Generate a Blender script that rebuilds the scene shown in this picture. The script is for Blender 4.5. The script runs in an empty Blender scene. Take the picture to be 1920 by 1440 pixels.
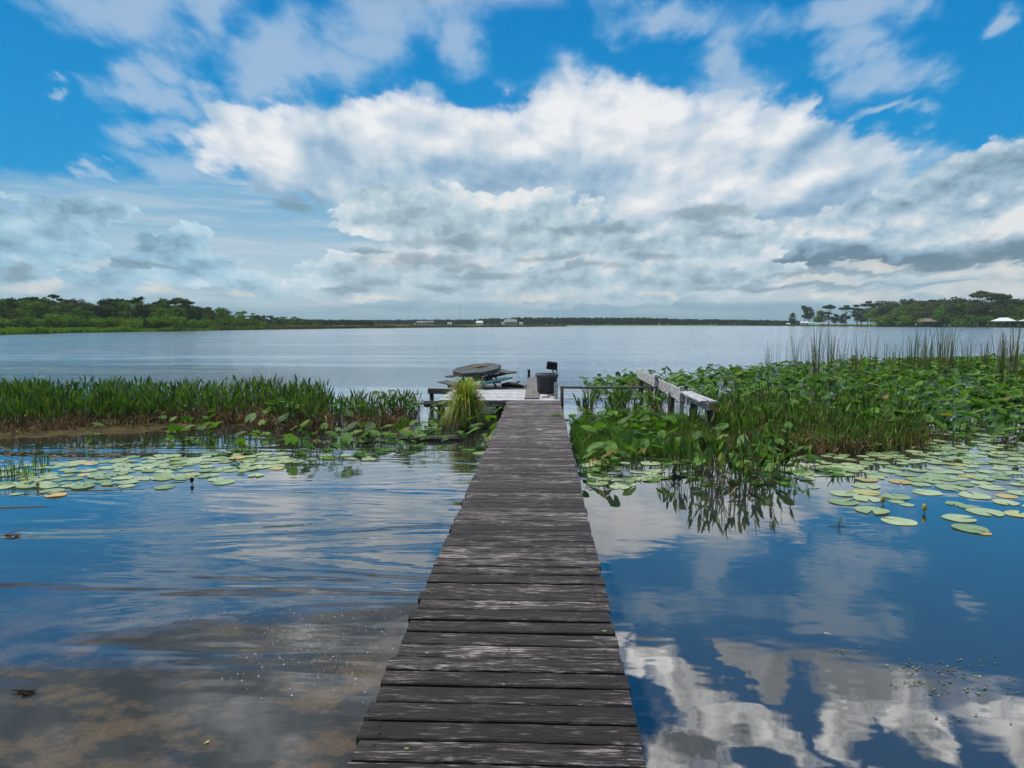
import bpy, bmesh, math, random
import numpy as np
from mathutils import Vector, Matrix, Euler
R = math.radians
rnd = random.Random(7)
nrs = np.random.RandomState(11)
scene = bpy.context.scene
C = scene.collection

# ------------------------------------------------------------------ camera
CAMZ, FPX, HORY, VPX = 2.15, 1350.0, 607.0, 1016.0
PITCH = math.atan((720 - HORY) / FPX)
YAW = math.atan((VPX - 960) / FPX)
cd = bpy.data.cameras.new('camera')
cd.sensor_width = 36; cd.lens = FPX / 1920 * 36
cd.clip_start = 0.05; cd.clip_end = 6000
cam = bpy.data.objects.new('camera', cd); C.objects.link(cam)
cam.location = (0, 0, CAMZ)
cam.rotation_euler = (R(90) - PITCH, 0, YAW)
scene.camera = cam
_r = Vector((math.cos(YAW), math.sin(YAW), 0))
_f = Vector((-math.sin(YAW) * math.cos(PITCH), math.cos(YAW) * math.cos(PITCH), -math.sin(PITCH)))
_u = Vector((-math.sin(YAW) * math.sin(PITCH), math.cos(YAW) * math.sin(PITCH), math.cos(PITCH)))
def ray(px, py):
    return (_f + _r * ((px - 960) / FPX) + _u * ((720 - py) / FPX)).normalized()
def G(px, py, z=0.0):                     # survey: where the photo shows a point of height z
    d = ray(px, py); t = (z - CAMZ) / d.z
    return Vector((d.x * t, d.y * t, z))
def AE(px, py):
    d = ray(px, py)
    return math.atan2(d.x, d.y), math.asin(d.z)

scene.view_settings.view_transform = 'Standard'
scene.view_settings.look = 'None'
scene.view_settings.exposure = 0.0
scene.view_settings.gamma = 1.0
scene.render.engine = 'CYCLES'
scene.cycles.max_bounces = 6
scene.cycles.transparent_max_bounces = 24
scene.cycles.caustics_reflective = False
scene.cycles.caustics_refractive = False
scene.cycles.use_denoising = True
scene.cycles.sample_clamp_direct = 5
scene.cycles.sample_clamp_indirect = 4
scene.cycles.use_adaptive_sampling = True
scene.cycles.adaptive_threshold = 0.03
scene.cycles.adaptive_min_samples = 16

def lin(c):
    if isinstance(c, str):
        c = [int(c[i:i + 2], 16) / 255 for i in (0, 2, 4)]
    else:
        c = [v / 255 for v in c]
    return tuple((v / 12.92 if v <= .04045 else ((v + .055) / 1.055) ** 2.4) for v in c)

# ------------------------------------------------------------------ node helpers
class NT:
    def __init__(s, tree, dim=None):
        s.dim = dim; s.t = tree; s.n = tree.nodes; s.l = tree.links
    def node(s, typ, **kw):
        n = s.n.new(typ)
        for k, v in kw.items(): setattr(n, k, v)
        return n
    def put(s, sock, v):
        if v is None: return
        if isinstance(v, bpy.types.NodeSocket): s.l.new(v, sock)
        else:
            if sock.type == 'RGBA' and not isinstance(v, (int, float)) and len(v) == 3: v = (*v, 1)
            sock.default_value = v
    def m(s, op, a, b=None, c=None, clamp=False):
        n = s.n.new('ShaderNodeMath'); n.operation = op; n.use_clamp = clamp
        for i, v in enumerate((a, b, c)): s.put(n.inputs[i], v)
        return n.outputs[0]
    def v(s, op, a, b=None, c=None):
        n = s.n.new('ShaderNodeVectorMath'); n.operation = op
        for i, x in enumerate((a, b, c)):
            if x is None: continue
            if op == 'SCALE' and i == 1: s.put(n.inputs['Scale'], x)
            else: s.put(n.inputs[i], x)
        return n.outputs['Value'] if op in ('LENGTH', 'DOT_PRODUCT') else n.outputs[0]
    def mix(s, f, a, b, mode='MIX'):
        n = s.n.new('ShaderNodeMix'); n.data_type = 'RGBA'; n.blend_type = mode
        n.clamp_factor = True
        s.put(n.inputs[0], f); s.put(n.inputs[6], a); s.put(n.inputs[7], b)
        return n.outputs[2]
    def fmix(s, f, a, b):
        n = s.n.new('ShaderNodeMix'); n.data_type = 'FLOAT'
        s.put(n.inputs[0], f); s.put(n.inputs[2], a); s.put(n.inputs[3], b)
        return n.outputs[0]
    def noise(s, vec, scale, detail=4, rough=.5, dist=0.0, color=False, lac=2.0, dim='3D'):
        n = s.n.new('ShaderNodeTexNoise'); n.noise_dimensions = s.dim or dim
        s.put(n.inputs['Vector'], vec); n.inputs['Scale'].default_value = scale
        n.inputs['Detail'].default_value = detail; n.inputs['Roughness'].default_value = rough
        n.inputs['Distortion'].default_value = dist; n.inputs['Lacunarity'].default_value = lac
        return n.outputs['Color' if color else 'Fac']
    def voro(s, vec, scale, detail=0, rough=.5, smooth=None, out='Distance', rand=1.0):
        n = s.n.new('ShaderNodeTexVoronoi'); n.voronoi_dimensions = s.dim or '3D'
        if smooth is not None:
            n.feature = 'SMOOTH_F1'; n.inputs['Smoothness'].default_value = smooth
        s.put(n.inputs['Vector'], vec); n.inputs['Scale'].default_value = scale
        n.inputs['Detail'].default_value = detail; n.inputs['Roughness'].default_value = rough
        n.inputs['Randomness'].default_value = rand
        if detail: n.normalize = True
        return n.outputs[out]
    def ss(s, x, lo, hi, a=0.0, b=1.0):      # smoothstep remap
        n = s.n.new('ShaderNodeMapRange'); n.interpolation_type = 'SMOOTHSTEP'
        s.put(n.inputs[0], x)
        for i, q in enumerate((lo, hi, a, b)): s.put(n.inputs[i + 1], q)
        return n.outputs[0]
    def lr(s, x, lo, hi, a=0.0, b=1.0):
        n = s.n.new('ShaderNodeMapRange'); n.clamp = True
        s.put(n.inputs[0], x)
        for i, q in enumerate((lo, hi, a, b)): s.put(n.inputs[i + 1], q)
        return n.outputs[0]
    def ramp(s, x, pts, interp='LINEAR'):
        n = s.n.new('ShaderNodeValToRGB'); n.color_ramp.interpolation = interp
        e = n.color_ramp.elements
        while len(e) < len(pts): e.new(0.5)
        for i, (p, c) in enumerate(pts):
            e[i].position = p
            if isinstance(c, (int, float)): c = (c, c, c)
            e[i].color = (*c[:3], 1)
        s.put(n.inputs[0], x)
        return n.outputs[0]
    def comb(s, x, y, z=0.0):
        n = s.n.new('ShaderNodeCombineXYZ')
        for i, q in enumerate((x, y, z)): s.put(n.inputs[i], q)
        return n.outputs[0]

# ------------------------------------------------------------------ sun and sky
SUN_EL, SUN_AZ = R(60), R(302)           # azimuth from +Y, clockwise: high on the left, a little ahead
sd = Vector((math.sin(SUN_AZ) * math.cos(SUN_EL), math.cos(SUN_AZ) * math.cos(SUN_EL), math.sin(SUN_EL)))
sl = bpy.data.lights.new('sun', 'SUN'); sl.energy = 5.0; sl.angle = R(5); sl.color = (1, .955, .88)
so = bpy.data.objects.new('sun', sl); C.objects.link(so)
so.rotation_euler = sd.to_track_quat('Z', 'Y').to_euler()
def build_sky():
    w = bpy.data.worlds.new('World'); scene.world = w; w.use_nodes = True
    t = NT(w.node_tree, '2D'); t.n.clear()
    tc = t.node('ShaderNodeTexCoord').outputs['Generated']
    d = t.v('NORMALIZE', tc)
    sp = t.node('ShaderNodeSeparateXYZ'); t.put(sp.inputs[0], d)
    x, y, z = sp.outputs
    az = t.m('ARCTAN2', x, y); el = t.m('ARCSINE', z)
    P = t.comb(az, el)
    sky = t.node('ShaderNodeTexSky', sky_type='NISHITA', sun_disc=False, sun_elevation=SUN_EL,
                 sun_rotation=SUN_AZ, air_density=1.0, dust_density=0.4, ozone_density=2.5)
    # everything below is in units of final radiance, divided by the strength at the end
    ST = 0.1
    base = t.mix(1.0, sky.outputs[0], (0.10, 1.02, 1.30), 'MULTIPLY')
    base = t.v('SCALE', base, ST)
    # fixed part of the photographed blue: a dark polarised look high up, brighter lower
    high = t.ramp(t.lr(el, 0, 1.2), [(0, lin((60, 155, 205))), (.17, lin((30, 146, 208))), (.36, lin((4, 124, 196))), (.6, lin((6, 90, 165))), (1, lin((6, 70, 140)))])
    col = t.mix(.95, base, high)

    # noise coordinates: cells shrink and flatten towards the horizon like a cloud deck seen edge on
    elc = t.m('MAXIMUM', el, -0.02)
    lg = t.m('LOGARITHM', t.m('ADD', elc, .13), math.e)
    Q = t.comb(t.m('DIVIDE', az, t.m('ADD', t.m('MULTIPLY', elc, 1.0), .42)), t.m('MULTIPLY', lg, .8))
    warp = t.v('SUBTRACT', t.noise(Q, 5, 3, .55, color=True), (.5, .5, .5))
    warp2 = t.v('SUBTRACT', t.noise(Q, 22, 4, .6, color=True), (.5, .5, .5))
    wv = t.v('ADD', t.v('SCALE', warp, .11), t.v('SCALE', warp2, .035))
    wv = t.v('MULTIPLY', wv, (1.15, .8, 0))
    PW = t.v('ADD', P, wv)                       # warped az/el used by every blob
    wfar = t.v('ADD', P, t.v('MULTIPLY', t.v('ADD', t.v('SCALE', warp, .05), t.v('SCALE', warp2, .022)), (1.2, .6, 0)))

    fb = t.noise(Q, 9, 7, .56)                   # soft fractal
    Qs = t.v('ADD', Q, (.016, -.03, 0))
    fb_s = t.noise(Qs, 9, 5, .56)
    lit = t.m('SUBTRACT', fb, fb_s)              # slope of the cloud towards the light
    QW = t.v('ADD', Q, t.v('SCALE', warp2, .05))
    pf = t.voro(QW, 13, 3, .55)      # cauliflower
    pf_s = t.voro(t.v('ADD', QW, (.012, -.026, 0)), 13, 3, .55)
    plit = t.m('SUBTRACT', pf_s, pf)

    Q2 = t.v('ADD', t.comb(t.m('MULTIPLY', az, 2.3), t.m('MULTIPLY', el, 3.1)), t.v('SCALE', warp2, .05))
    pf2 = t.voro(Q2, 9, 3, .55); pf2s = t.voro(t.v('ADD', Q2, (.02, -.04, 0)), 9, 3, .55); plit2 = t.m('SUBTRACT', pf2s, pf2); pfc2 = t.m('SUBTRACT', .42, pf2)
    def blobs(lst, vec):
        cur = None
        for (px, py, rx, ry) in lst:
            a, e = AE(px, py)
            sx, sy = FPX / rx, FPX / ry
            L = t.v('LENGTH', t.v('MULTIPLY_ADD', vec, (sx, sy, 0), (-a * sx, -e * sy, 0)))
            cur = L if cur is None else t.m('SMOOTH_MIN', cur, L, .25)
        return t.m('SUBTRACT', 1.0, cur)
    def over(col, a, c):
        return t.mix(a, col, c)
    fbc = t.m('SUBTRACT', fb, .5); pfc = t.m('SUBTRACT', .42, pf)

    # 1 high thin patches
    F = blobs([(250, 0, 260, 75), (370, 30, 60, 90), (230, 155, 75, 60), (330, 130, 85, 75), (300, 185, 120, 50), (400, 175, 70, 50), (560, 110, 190, 85), (500, 170, 90, 70),
               (640, 60, 150, 70), (760, 15, 210, 70), (880, 60, 75, 80), (760, 185, 60, 30), (290, 270, 90, 50), (350, 330, 110, 60), (205, 318, 32, 18),
               (1060, 150, 100, 45), (1260, 15, 160, 45), (1360, 105, 80, 70), (1350, 160, 130, 60), (1560, 15, 220, 45), (1700, 25, 90, 55), (1600, 90, 90, 55),
               (1690, 130, 110, 60), (1675, 220, 70, 16), (1690, 320, 90, 60), (1630, 300, 60, 50), (1910, 10, 40, 25), (105, 178, 30, 14)], PW)
    F = t.m('ADD', F, t.m('MULTIPLY', fbc, 1.5))
    a1 = t.ss(F, .02, .8, 0, .62)
    c1 = t.mix(t.ss(F, .1, 1.0), lin((135, 185, 222)), lin((190, 208, 226)))
    col = over(col, a1, c1)
    # 2 the hazy bank all along the lower sky
    top = blobs([(0, 470, 330, 120), (300, 470, 330, 125), (600, 480, 400, 150), (960, 480, 500, 200), (1400, 480, 500, 180), (1800, 480, 420, 150), (2200, 480, 420, 170),
                 (2700, 480, 500, 190), (-400, 480, 420, 120), (-900, 480, 600, 150)], wfar)
    eb = t.m('SUBTRACT', .235, el)
    bank = t.m('MAXIMUM', t.ss(top, -.04, .2), t.ss(el, .085, .055))
    g2 = t.ramp(t.lr(t.m('ADD', el, t.m('MULTIPLY', fbc, .05)), 0, .26),
                [(0, lin((124, 160, 174))), (.10, lin((156, 184, 196))), (.22, lin((194, 212, 220))), (.45, lin((150, 188, 212))), (.75, lin((110, 174, 214))), (1, lin((95, 168, 214)))])
    st = t.noise(t.comb(t.m('MULTIPLY', az, 2.2), t.m('MULTIPLY', el, 24)), 2.2, 6, .6)
    g2 = t.mix(t.ss(st, .42, .68, 0, t.lr(t.m('ABSOLUTE', t.m('SUBTRACT', az, .0)), .25, .5, .8, .45)), g2, lin((204, 214, 220)))
    col = over(col, t.m('MULTIPLY', bank, .93), g2)

    # 3 main white cumulus bank
    F = blobs([(450, 265, 95, 62), (560, 275, 140, 78), (700, 265, 150, 76), (820, 275, 100, 62), (600, 320, 170, 40), (930, 300, 150, 80), (1090, 240, 120, 90), (1180, 265, 160, 90),
               (1340, 270, 150, 80), (1460, 265, 115, 78), (1540, 320, 110, 55), (1100, 380, 420, 120), (850, 390, 190, 90), (1400, 370, 230, 60), (1590, 355, 85, 32)], PW)
    Fn = t.m('ADD', F, t.m('ADD', t.m('MULTIPLY', fbc, .62), t.m('MULTIPLY', pfc, .12)))
    a3 = t.m('ADD', t.m('MULTIPLY', t.ss(Fn, -.04, .20), .5), t.ss(Fn, -.12, .5, 0, .5))
    fsm = t.noise(Q, 4.5, 4, .45); fsm2 = t.noise(t.v('ADD', Q, (.03, -.05, 0)), 4.5, 3, .45)
    li = t.m('ADD', t.m('MULTIPLY', lit, .45), t.m('ADD', t.m('ADD', t.m('MULTIPLY', plit, .10), t.m('MULTIPLY', plit2, .45)), t.m('MULTIPLY', t.m('SUBTRACT', fsm, fsm2), 1.7)))
    lowg = t.lr(el, .13, .25, -.22, .30)
    b3 = t.m('ADD', t.m('ADD', .50, li), t.m('ADD', lowg, t.m('MULTIPLY', t.m('SUBTRACT', t.noise(Q, 2.6, 3, .45), .5), 1.5)))
    c3 = t.ramp(b3, [(0, lin((132, 164, 192))), (.3, lin((160, 188, 212))), (.55, lin((190, 208, 222))), (.8, lin((216, 224, 232))), (1, lin((238, 240, 242)))])
    col = over(col, a3, c3)

    # 4 right hand bank, bluer, flat dark bases
    F = blobs([(1760, 400, 130, 62), (1900, 380, 190, 80), (2100, 400, 260, 120), (1560, 450, 150, 62), (1680, 450, 190, 55), (1860, 455, 170, 50), (1480, 470, 80, 40), (2400, 380, 300, 160)], PW)
    Fn = t.m('ADD', F, t.m('ADD', t.m('MULTIPLY', fbc, .4), t.m('MULTIPLY', pfc2, .6)))
    basel = AE(1650, 506)[1]
    elw = t.node('ShaderNodeSeparateXYZ'); t.put(elw.inputs[0], wfar)
    flat = t.ss(elw.outputs[1], basel - .004, basel + .006)
    a4 = t.m('MULTIPLY', t.ss(Fn, -.02, .16), flat)
    dk = t.ss(elw.outputs[1], basel, basel + .04)
    b4 = t.m('ADD', t.m('ADD', .42, t.m('ADD', t.m('MULTIPLY', t.m('SUBTRACT', fsm, fsm2), 1.3), t.m('MULTIPLY', plit2, 1.1))), t.m('ADD', t.m('MULTIPLY', lit, .45), t.m('MULTIPLY', t.m('SUBTRACT', dk, .8), .9)))
    b4 = t.m('ADD', b4, t.m('MULTIPLY', t.m('SUBTRACT', t.noise(Q, 3, 2, .5), .5), .9))
    c4 = t.ramp(b4, [(0, lin((108, 136, 154))), (.25, lin((140, 168, 188))), (.5, lin((165, 192, 210))), (.75, lin((196, 212, 222))), (1, lin((226, 230, 232)))])
    col = over(col, a4, c4)

    # 5 towers low on the left and in the middle
    F = blobs([(50, 470, 60, 34), (95, 430, 44, 34), (160, 396, 62, 20), (20, 505, 46, 28), (300, 468, 40, 30), (360, 448, 40, 28), (270, 505, 70, 26), (365, 505, 60, 34), (230, 535, 80, 14), (130, 470, 50, 18),
               (180, 530, 70, 24), (480, 540, 70, 22), (780, 400, 130, 48), (870, 440, 150, 60), (700, 520, 130, 40), (830, 530, 110, 30), (1000, 430, 140, 60), (1060, 520, 90, 50),
               (1180, 470, 120, 60), (1340, 450, 110, 50), (1320, 515, 110, 40), (1230, 530, 90, 36), (620, 545, 90, 20), (1420, 520, 90, 30), (1000, 530, 80, 30), (-100, 450, 140, 70), (-300, 500, 180, 60)], wfar)
    Fn = t.m('ADD', F, t.m('ADD', t.m('MULTIPLY', fbc, .9), t.m('MULTIPLY', pfc2, .9)))
    a5 = t.ss(Fn, -.02, .10)
    b5 = t.m('ADD', t.m('ADD', .50, t.m('MULTIPLY', plit2, 1.2)), t.m('ADD', t.m('MULTIPLY', lit, .7), t.lr(Fn, 0, .9, .16, -.12)))
    b5 = t.m('ADD', b5, t.m('MULTIPLY', t.m('SUBTRACT', t.noise(Q, 3.5, 3, .45), .5), .8))
    b5 = t.m('ADD', b5, t.lr(az, -.62, -.35, -.06, .06))
    c5 = t.ramp(b5, [(0, lin((128, 154, 168))), (.28, lin((158, 182, 196))), (.55, lin((182, 205, 216))), (.8, lin((212, 222, 228))), (1, lin((234, 236, 236)))])
    c5 = t.mix(t.ss(az, -.22, -.45), c5, t.v('MULTIPLY', c5, (.74, .92, 1.02)))
    col = over(col, t.m('MULTIPLY', a5, t.ss(el, .03, .055, .35, .95)), c5)

    # 6 grey flat scraps and long dark bases
    F = blobs([(850, 452, 150, 20), (800, 487, 150, 20), (930, 520, 110, 10), (1100, 500, 110, 12), (1240, 480, 70, 10), (1380, 440, 60, 12), (1310, 400, 140, 14), (250, 500, 80, 8), (870, 500, 70, 14), (1150, 428, 75, 17), (1060, 433, 40, 10), (1600, 512, 230, 9), (1790, 490, 180, 12), (1880, 470, 90, 22), (640, 541, 45, 9),
               (830, 540, 90, 12), (45, 505, 40, 14), (1470, 540, 220, 7), (555, 385, 50, 16), (700, 470, 60, 8), (1040, 480, 120, 9), (1750, 530, 190, 6)], wfar)
    F = t.m('ADD', F, t.m('MULTIPLY', fbc, 1.6))
    a6 = t.ss(F, .0, .8, 0, .6)
    col = over(col, a6, lin((118, 142, 156)))
    # 7 small bright rolls near the horizon
    F = blobs([(1245, 556, 50, 7), (1550, 556, 110, 9), (1700, 548, 100, 11), (1880, 540, 90, 16), (1820, 512, 80, 10), (1540, 527, 120, 7), (300, 545, 45, 9), (60, 535, 50, 12), (100, 528, 20, 10),
               (440, 549, 30, 10), (1000, 555, 110, 9), (700, 560, 90, 7), (1650, 500, 60, 8), (1900, 505, 60, 8)], wfar)
    F = t.m('ADD', F, t.m('ADD', t.m('MULTIPLY', fbc, 1.0), t.m('MULTIPLY', pfc, .8)))
    col = over(col, t.ss(F, .02, .5, 0, .8), t.ramp(t.m('ADD', .5, t.m('ADD', t.m('MULTIPLY', plit2, 1.2), t.lr(F, 0, 1, -.1, .3))), [(0, lin((160, 180, 188))), (.5, lin((200, 208, 210))), (1, lin((228, 226, 220)))]))
    # teal band on the horizon
    col = over(col, t.ss(el, .032, .006, 0, .8), lin((122, 160, 172)))

    # 8 overhead field above the photographed part of the sky
    zz = t.m('ADD', t.m('MAXIMUM', z, 0), .12)
    O = t.v('SCALE', t.comb(x, y), t.m('DIVIDE', 1.0, zz))
    o1 = t.noise(O, 1.15, 6, .55); o2 = t.noise(t.v('ADD', O, (-.06, -.08, 0)), 1.15, 6, .55)
    above = t.ss(el, R(22.4), R(25.5))
    leftw = t.ss(az, R(3), R(-12))                 # heavier unseen cloud added on the left to darken the reflection
    # grey heavy patch, left and overhead, added for what the water mirrors
    cover = t.m('ADD', o1, t.m('MULTIPLY', leftw, .22))
    behind = t.ss(el, R(40), R(55), 0, .06)
    cover = t.m('ADD', t.m('ADD', cover, .045), behind)
    a8 = t.m('MULTIPLY', t.ss(cover, .50, .60), above)
    b8 = t.m('ADD', t.m('ADD', .62, t.m('MULTIPLY', t.m('SUBTRACT', o1, o2), 3.2)), t.m('MULTIPLY', leftw, -.50))
    c8 = t.ramp(b8, [(0, lin((78, 92, 104))), (.3, (.24, .28, .33)), (.6, (.75, .79, .85)), (.85, (1.35, 1.36, 1.38)), (1, (1.8, 1.78, 1.75))])
    col = over(col, a8, c8)
    def refl(lst):  # unseen clouds added where the water is to mirror them
        cur = None
        for (px, py, rx, ry) in lst:
            a, e = AE(px, py); e = -e; sx, sy = FPX / rx, FPX / ry
            L = t.v('LENGTH', t.v('MULTIPLY_ADD', PW, (sx, sy, 0), (-a * sx, -e * sy, 0)))
            cur = L if cur is None else t.m('SMOOTH_MIN', cur, L, .25)
        return t.m('SUBTRACT', 1.0, cur)
    on = t.m('SUBTRACT', t.noise(PW, 9, 6, .6), .5); on2 = t.m('SUBTRACT', t.noise(t.v('ADD', PW, (.02, -.03, 0)), 9, 5, .6), .5)
    hi = t.ss(el, R(22.9), R(24.2))
    F = t.m('ADD', refl([(1480, 1200, 170, 60), (1640, 1200, 170, 70), (1800, 1200, 160, 60), (1430, 1190, 60, 70), (1600, 1260, 60, 50), (2000, 1220, 200, 90)]), t.m('MULTIPLY', on, 1.2))
    col = over(col, t.m('MULTIPLY', t.ss(F, 0, .22), hi), t.ramp(t.m('ADD', .4, t.m('MULTIPLY', on, 2)), [(0, (.28, .33, .38)), (1, (.8, .84, .9))]))
    F = t.m('ADD', refl([(1230, 1250, 75, 50), (1290, 1290, 60, 40), (1340, 1360, 90, 60), (1440, 1380, 90, 50), (1260, 1400, 80, 60), (1590, 1330, 45, 50), (1700, 1320, 70, 60), (1760, 1380, 40, 40), (1890, 1290, 60, 60), (1180, 1195, 40, 30), (1980, 1400, 90, 60), (1700, 1500, 120, 50), (1300, 1500, 120, 50)]), t.m('MULTIPLY', on, 1.5))
    col = over(col, t.m('MULTIPLY', t.ss(F, .02, .5), hi), t.ramp(t.m('ADD', .5, t.m('ADD', t.m('MULTIPLY', t.m('SUBTRACT', on, on2), 3), t.m('MULTIPLY', on, .8))), [(0, lin((150, 160, 170))), (.5, (1.3, 1.31, 1.33)), (1, (2.3, 2.26, 2.2))]))
    # all other azimuths: broken cloud
    side = t.ss(t.m('ABSOLUTE', t.m('ADD', az, YAW)), R(42), R(58))
    col = over(col, t.m('MULTIPLY', side, t.m('MULTIPLY', t.ss(o1, .42, .56), t.ss(el, .03, .12))), t.ramp(t.m('ADD', .6, t.m('MULTIPLY', t.m('SUBTRACT', o1, o2), 3)), [(0, lin((110, 126, 140))), (.5, lin((180, 192, 202))), (1, lin((238, 238, 240)))]))
    bg = t.node('ShaderNodeBackground'); bg.inputs['Strength'].default_value = ST
    t.put(bg.inputs['Color'], t.v('SCALE', col, 1 / ST))
    out = t.node('ShaderNodeOutputWorld'); t.l.new(bg.outputs[0], out.inputs[0])
    w.cycles.sampling_method = 'MANUAL'; w.cycles.sample_map_resolution = 256
build_sky()
def newmat(name):
    m = bpy.data.materials.new(name); m.use_nodes = True
    t = NT(m.node_tree); t.n.clear()
    out = t.node('ShaderNodeOutputMaterial')
    return m, t, out
def link(o, parent=None):
    C.objects.link(o)
    if parent: o.parent = parent
    return o
def meshobj(name, verts, faces, mat=None, parent=None, smooth=False):
    me = bpy.data.meshes.new(name)
    me.from_pydata([tuple(v) for v in verts] if not isinstance(verts, np.ndarray) else verts.tolist(), [], faces if isinstance(faces, list) else faces.tolist())
    if smooth: me.polygons.foreach_set('use_smooth', [True] * len(me.polygons))
    if mat:
        for mm in (mat if isinstance(mat, (list, tuple)) else [mat]): me.materials.append(mm)
    me.update()
    return link(bpy.data.objects.new(name, me), parent)
def tag(o, label=None, cat=None, group=None, kind=None):
    if label: o['label'] = label
    if cat: o['category'] = cat
    if group: o['group'] = group
    if kind: o['kind'] = kind
    return o

def water_mat():
    m, t, out = newmat('lake_water'); t.dim = '2D'
    tc = t.node('ShaderNodeTexCoord').outputs['Object']
    sp = t.node('ShaderNodeSeparateXYZ'); t.put(sp.inputs[0], tc); X, Y, _ = sp.outputs
    far = t.ss(Y, 15, 24)
    # open lake: wind ripples; sheltered water: slow swells on the left, calm on the right
    n1 = t.noise(t.v('MULTIPLY', tc, (.55, 1.5, 1)), 1.6, 5, .6)
    n2 = t.noise(t.v('MULTIPLY', tc, (.10, .28, 1)), 1.0, 3, .55)
    n3 = t.noise(t.v('MULTIPLY', tc, (.02, .16, 1)), 1.0, 4, .6)
    hfar = t.m('ADD', t.m('MULTIPLY', n1, t.ss(n3, .35, .65, .03, .16)), t.m('ADD', t.m('MULTIPLY', n2, .16), t.m('MULTIPLY', n3, .25)))
    leftm = t.m('MULTIPLY', t.ss(X, .6, -1.2), t.m('MULTIPLY', t.ss(Y, 3.2, 6.0), t.ss(Y, 16, 11)))
    sw = t.noise(t.v('MULTIPLY', tc, (.28, 1.05, 1)), .8, 3, .5, dist=.4)
    sw2 = t.noise(t.v('MULTIPLY', tc, (.8, 2.6, 1)), 1.8, 3, .5)
    hl = t.m('ADD', t.m('MULTIPLY', sw, .060), t.m('MULTIPLY', sw2, .003))
    calm = t.m('MULTIPLY', t.noise(t.v('MULTIPLY', tc, (.7, 1.2, 1)), 1.3, 3, .5), .0035)
    hgt = t.m('ADD', calm, t.m('ADD', t.m('MULTIPLY', hfar, far), t.m('MULTIPLY', hl, leftm)))
    # rings where a fish has risen
    for (px, py, am) in ((1520, 1035, .00009), (1880, 985, .00010)):
        g = G(px, py)
        r = t.v('LENGTH', t.v('SUBTRACT', tc, tuple(g)))
        ring = t.m('MULTIPLY', t.m('SINE', t.m('MULTIPLY', r, 55)), t.m('MULTIPLY', t.ss(r, .75, .1), am))
        hgt = t.m('ADD', hgt, ring)
    bp = t.node('ShaderNodeBump'); bp.inputs['Strength'].default_value = 1; bp.inputs['Distance'].default_value = 1
    t.put(bp.inputs['Height'], hgt)
    lw = t.node('ShaderNodeLayerWeight'); lw.inputs['Blend'].default_value = .5
    fac = t.m('ADD', .12, t.m('MULTIPLY', .86, t.m('POWER', lw.outputs['Facing'], 3.7)), clamp=True)
    fac = t.m('ADD', fac, t.ss(lw.outputs['Facing'], .72, .95, 0, .2), clamp=True)
    gl = t.node('ShaderNodeBsdfGlossy', distribution='MULTI_GGX'); t.put(gl.inputs['Roughness'], t.ss(Y, 18, 45, .008, .11))
    gl.inputs['Color'].default_value = (1, 1, 1, 1)
    t.l.new(bp.outputs[0], gl.inputs['Normal'])
    tr = t.node('ShaderNodeBsdfTransparent'); tr.inputs['Color'].default_value = (.80, .74, .62, 1)
    mx = t.node('ShaderNodeMixShader'); t.put(mx.inputs[0], fac)
    df = t.node('ShaderNodeBsdfDiffuse'); df.inputs['Color'].default_value = (.052, .060, .064, 1)
    m0 = t.node('ShaderNodeMixShader'); m0.inputs[0].default_value = .38
    t.l.new(tr.outputs[0], m0.inputs[1]); t.l.new(df.outputs[0], m0.inputs[2])
    t.l.new(m0.outputs[0], mx.inputs[1]); t.l.new(gl.outputs[0], mx.inputs[2])
    t.l.new(mx.outputs[0], out.inputs[0])
    return m
water = meshobj('water', [(-4000, -60, 0), (4000, -60, 0), (4000, 5000, 0), (-4000, 5000, 0)], [(0, 1, 2, 3)], water_mat())
tag(water, kind='structure')

def bed_mat():
    m, t, out = newmat('lake_bed'); t.dim = '2D'
    tc = t.node('ShaderNodeTexCoord').outputs['Object']
    sp = t.node('ShaderNodeSeparateXYZ'); t.put(sp.inputs[0], tc); X, Y, Z = sp.outputs
    n = t.noise(t.v('MULTIPLY', tc, (.8, 1.15, 1)), 2.2, 9, .62)
    n2 = t.noise(tc, .5, 3, .5)
    c = t.ramp(t.m('ADD', t.m('MULTIPLY', n, .7), t.m('MULTIPLY', n2, .3)),
               [(.40, (.008, .012, .016)), (.47, (.03, .032, .03)), (.53, (.26, .19, .12)), (.7, (.46, .34, .21))])
    n3 = t.noise(tc, 30, 4, .6)
    c = t.mix(t.ss(n3, .35, .75, 0, .5), c, (.05, .04, .03))
    sand = t.m('MULTIPLY', t.ss(Y, 8.2, 4.6), t.ss(X, .9, -.5))     # pale silt shelf near the walk, weed and deep silt beyond
    c = t.mix(sand, (.012, .018, .022), c)
    b = t.node('ShaderNodeBsdfDiffuse'); t.put(b.inputs[0], c)
    t.l.new(b.outputs[0], out.inputs[0])
    return m
bed = meshobj('lake_bed', [(-4000, -60, -.55), (4000, -60, -.55), (4000, 5000, -.55), (-4000, 5000, -.55)], [(0, 1, 2, 3)], bed_mat())
tag(bed, kind='structure')
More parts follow.
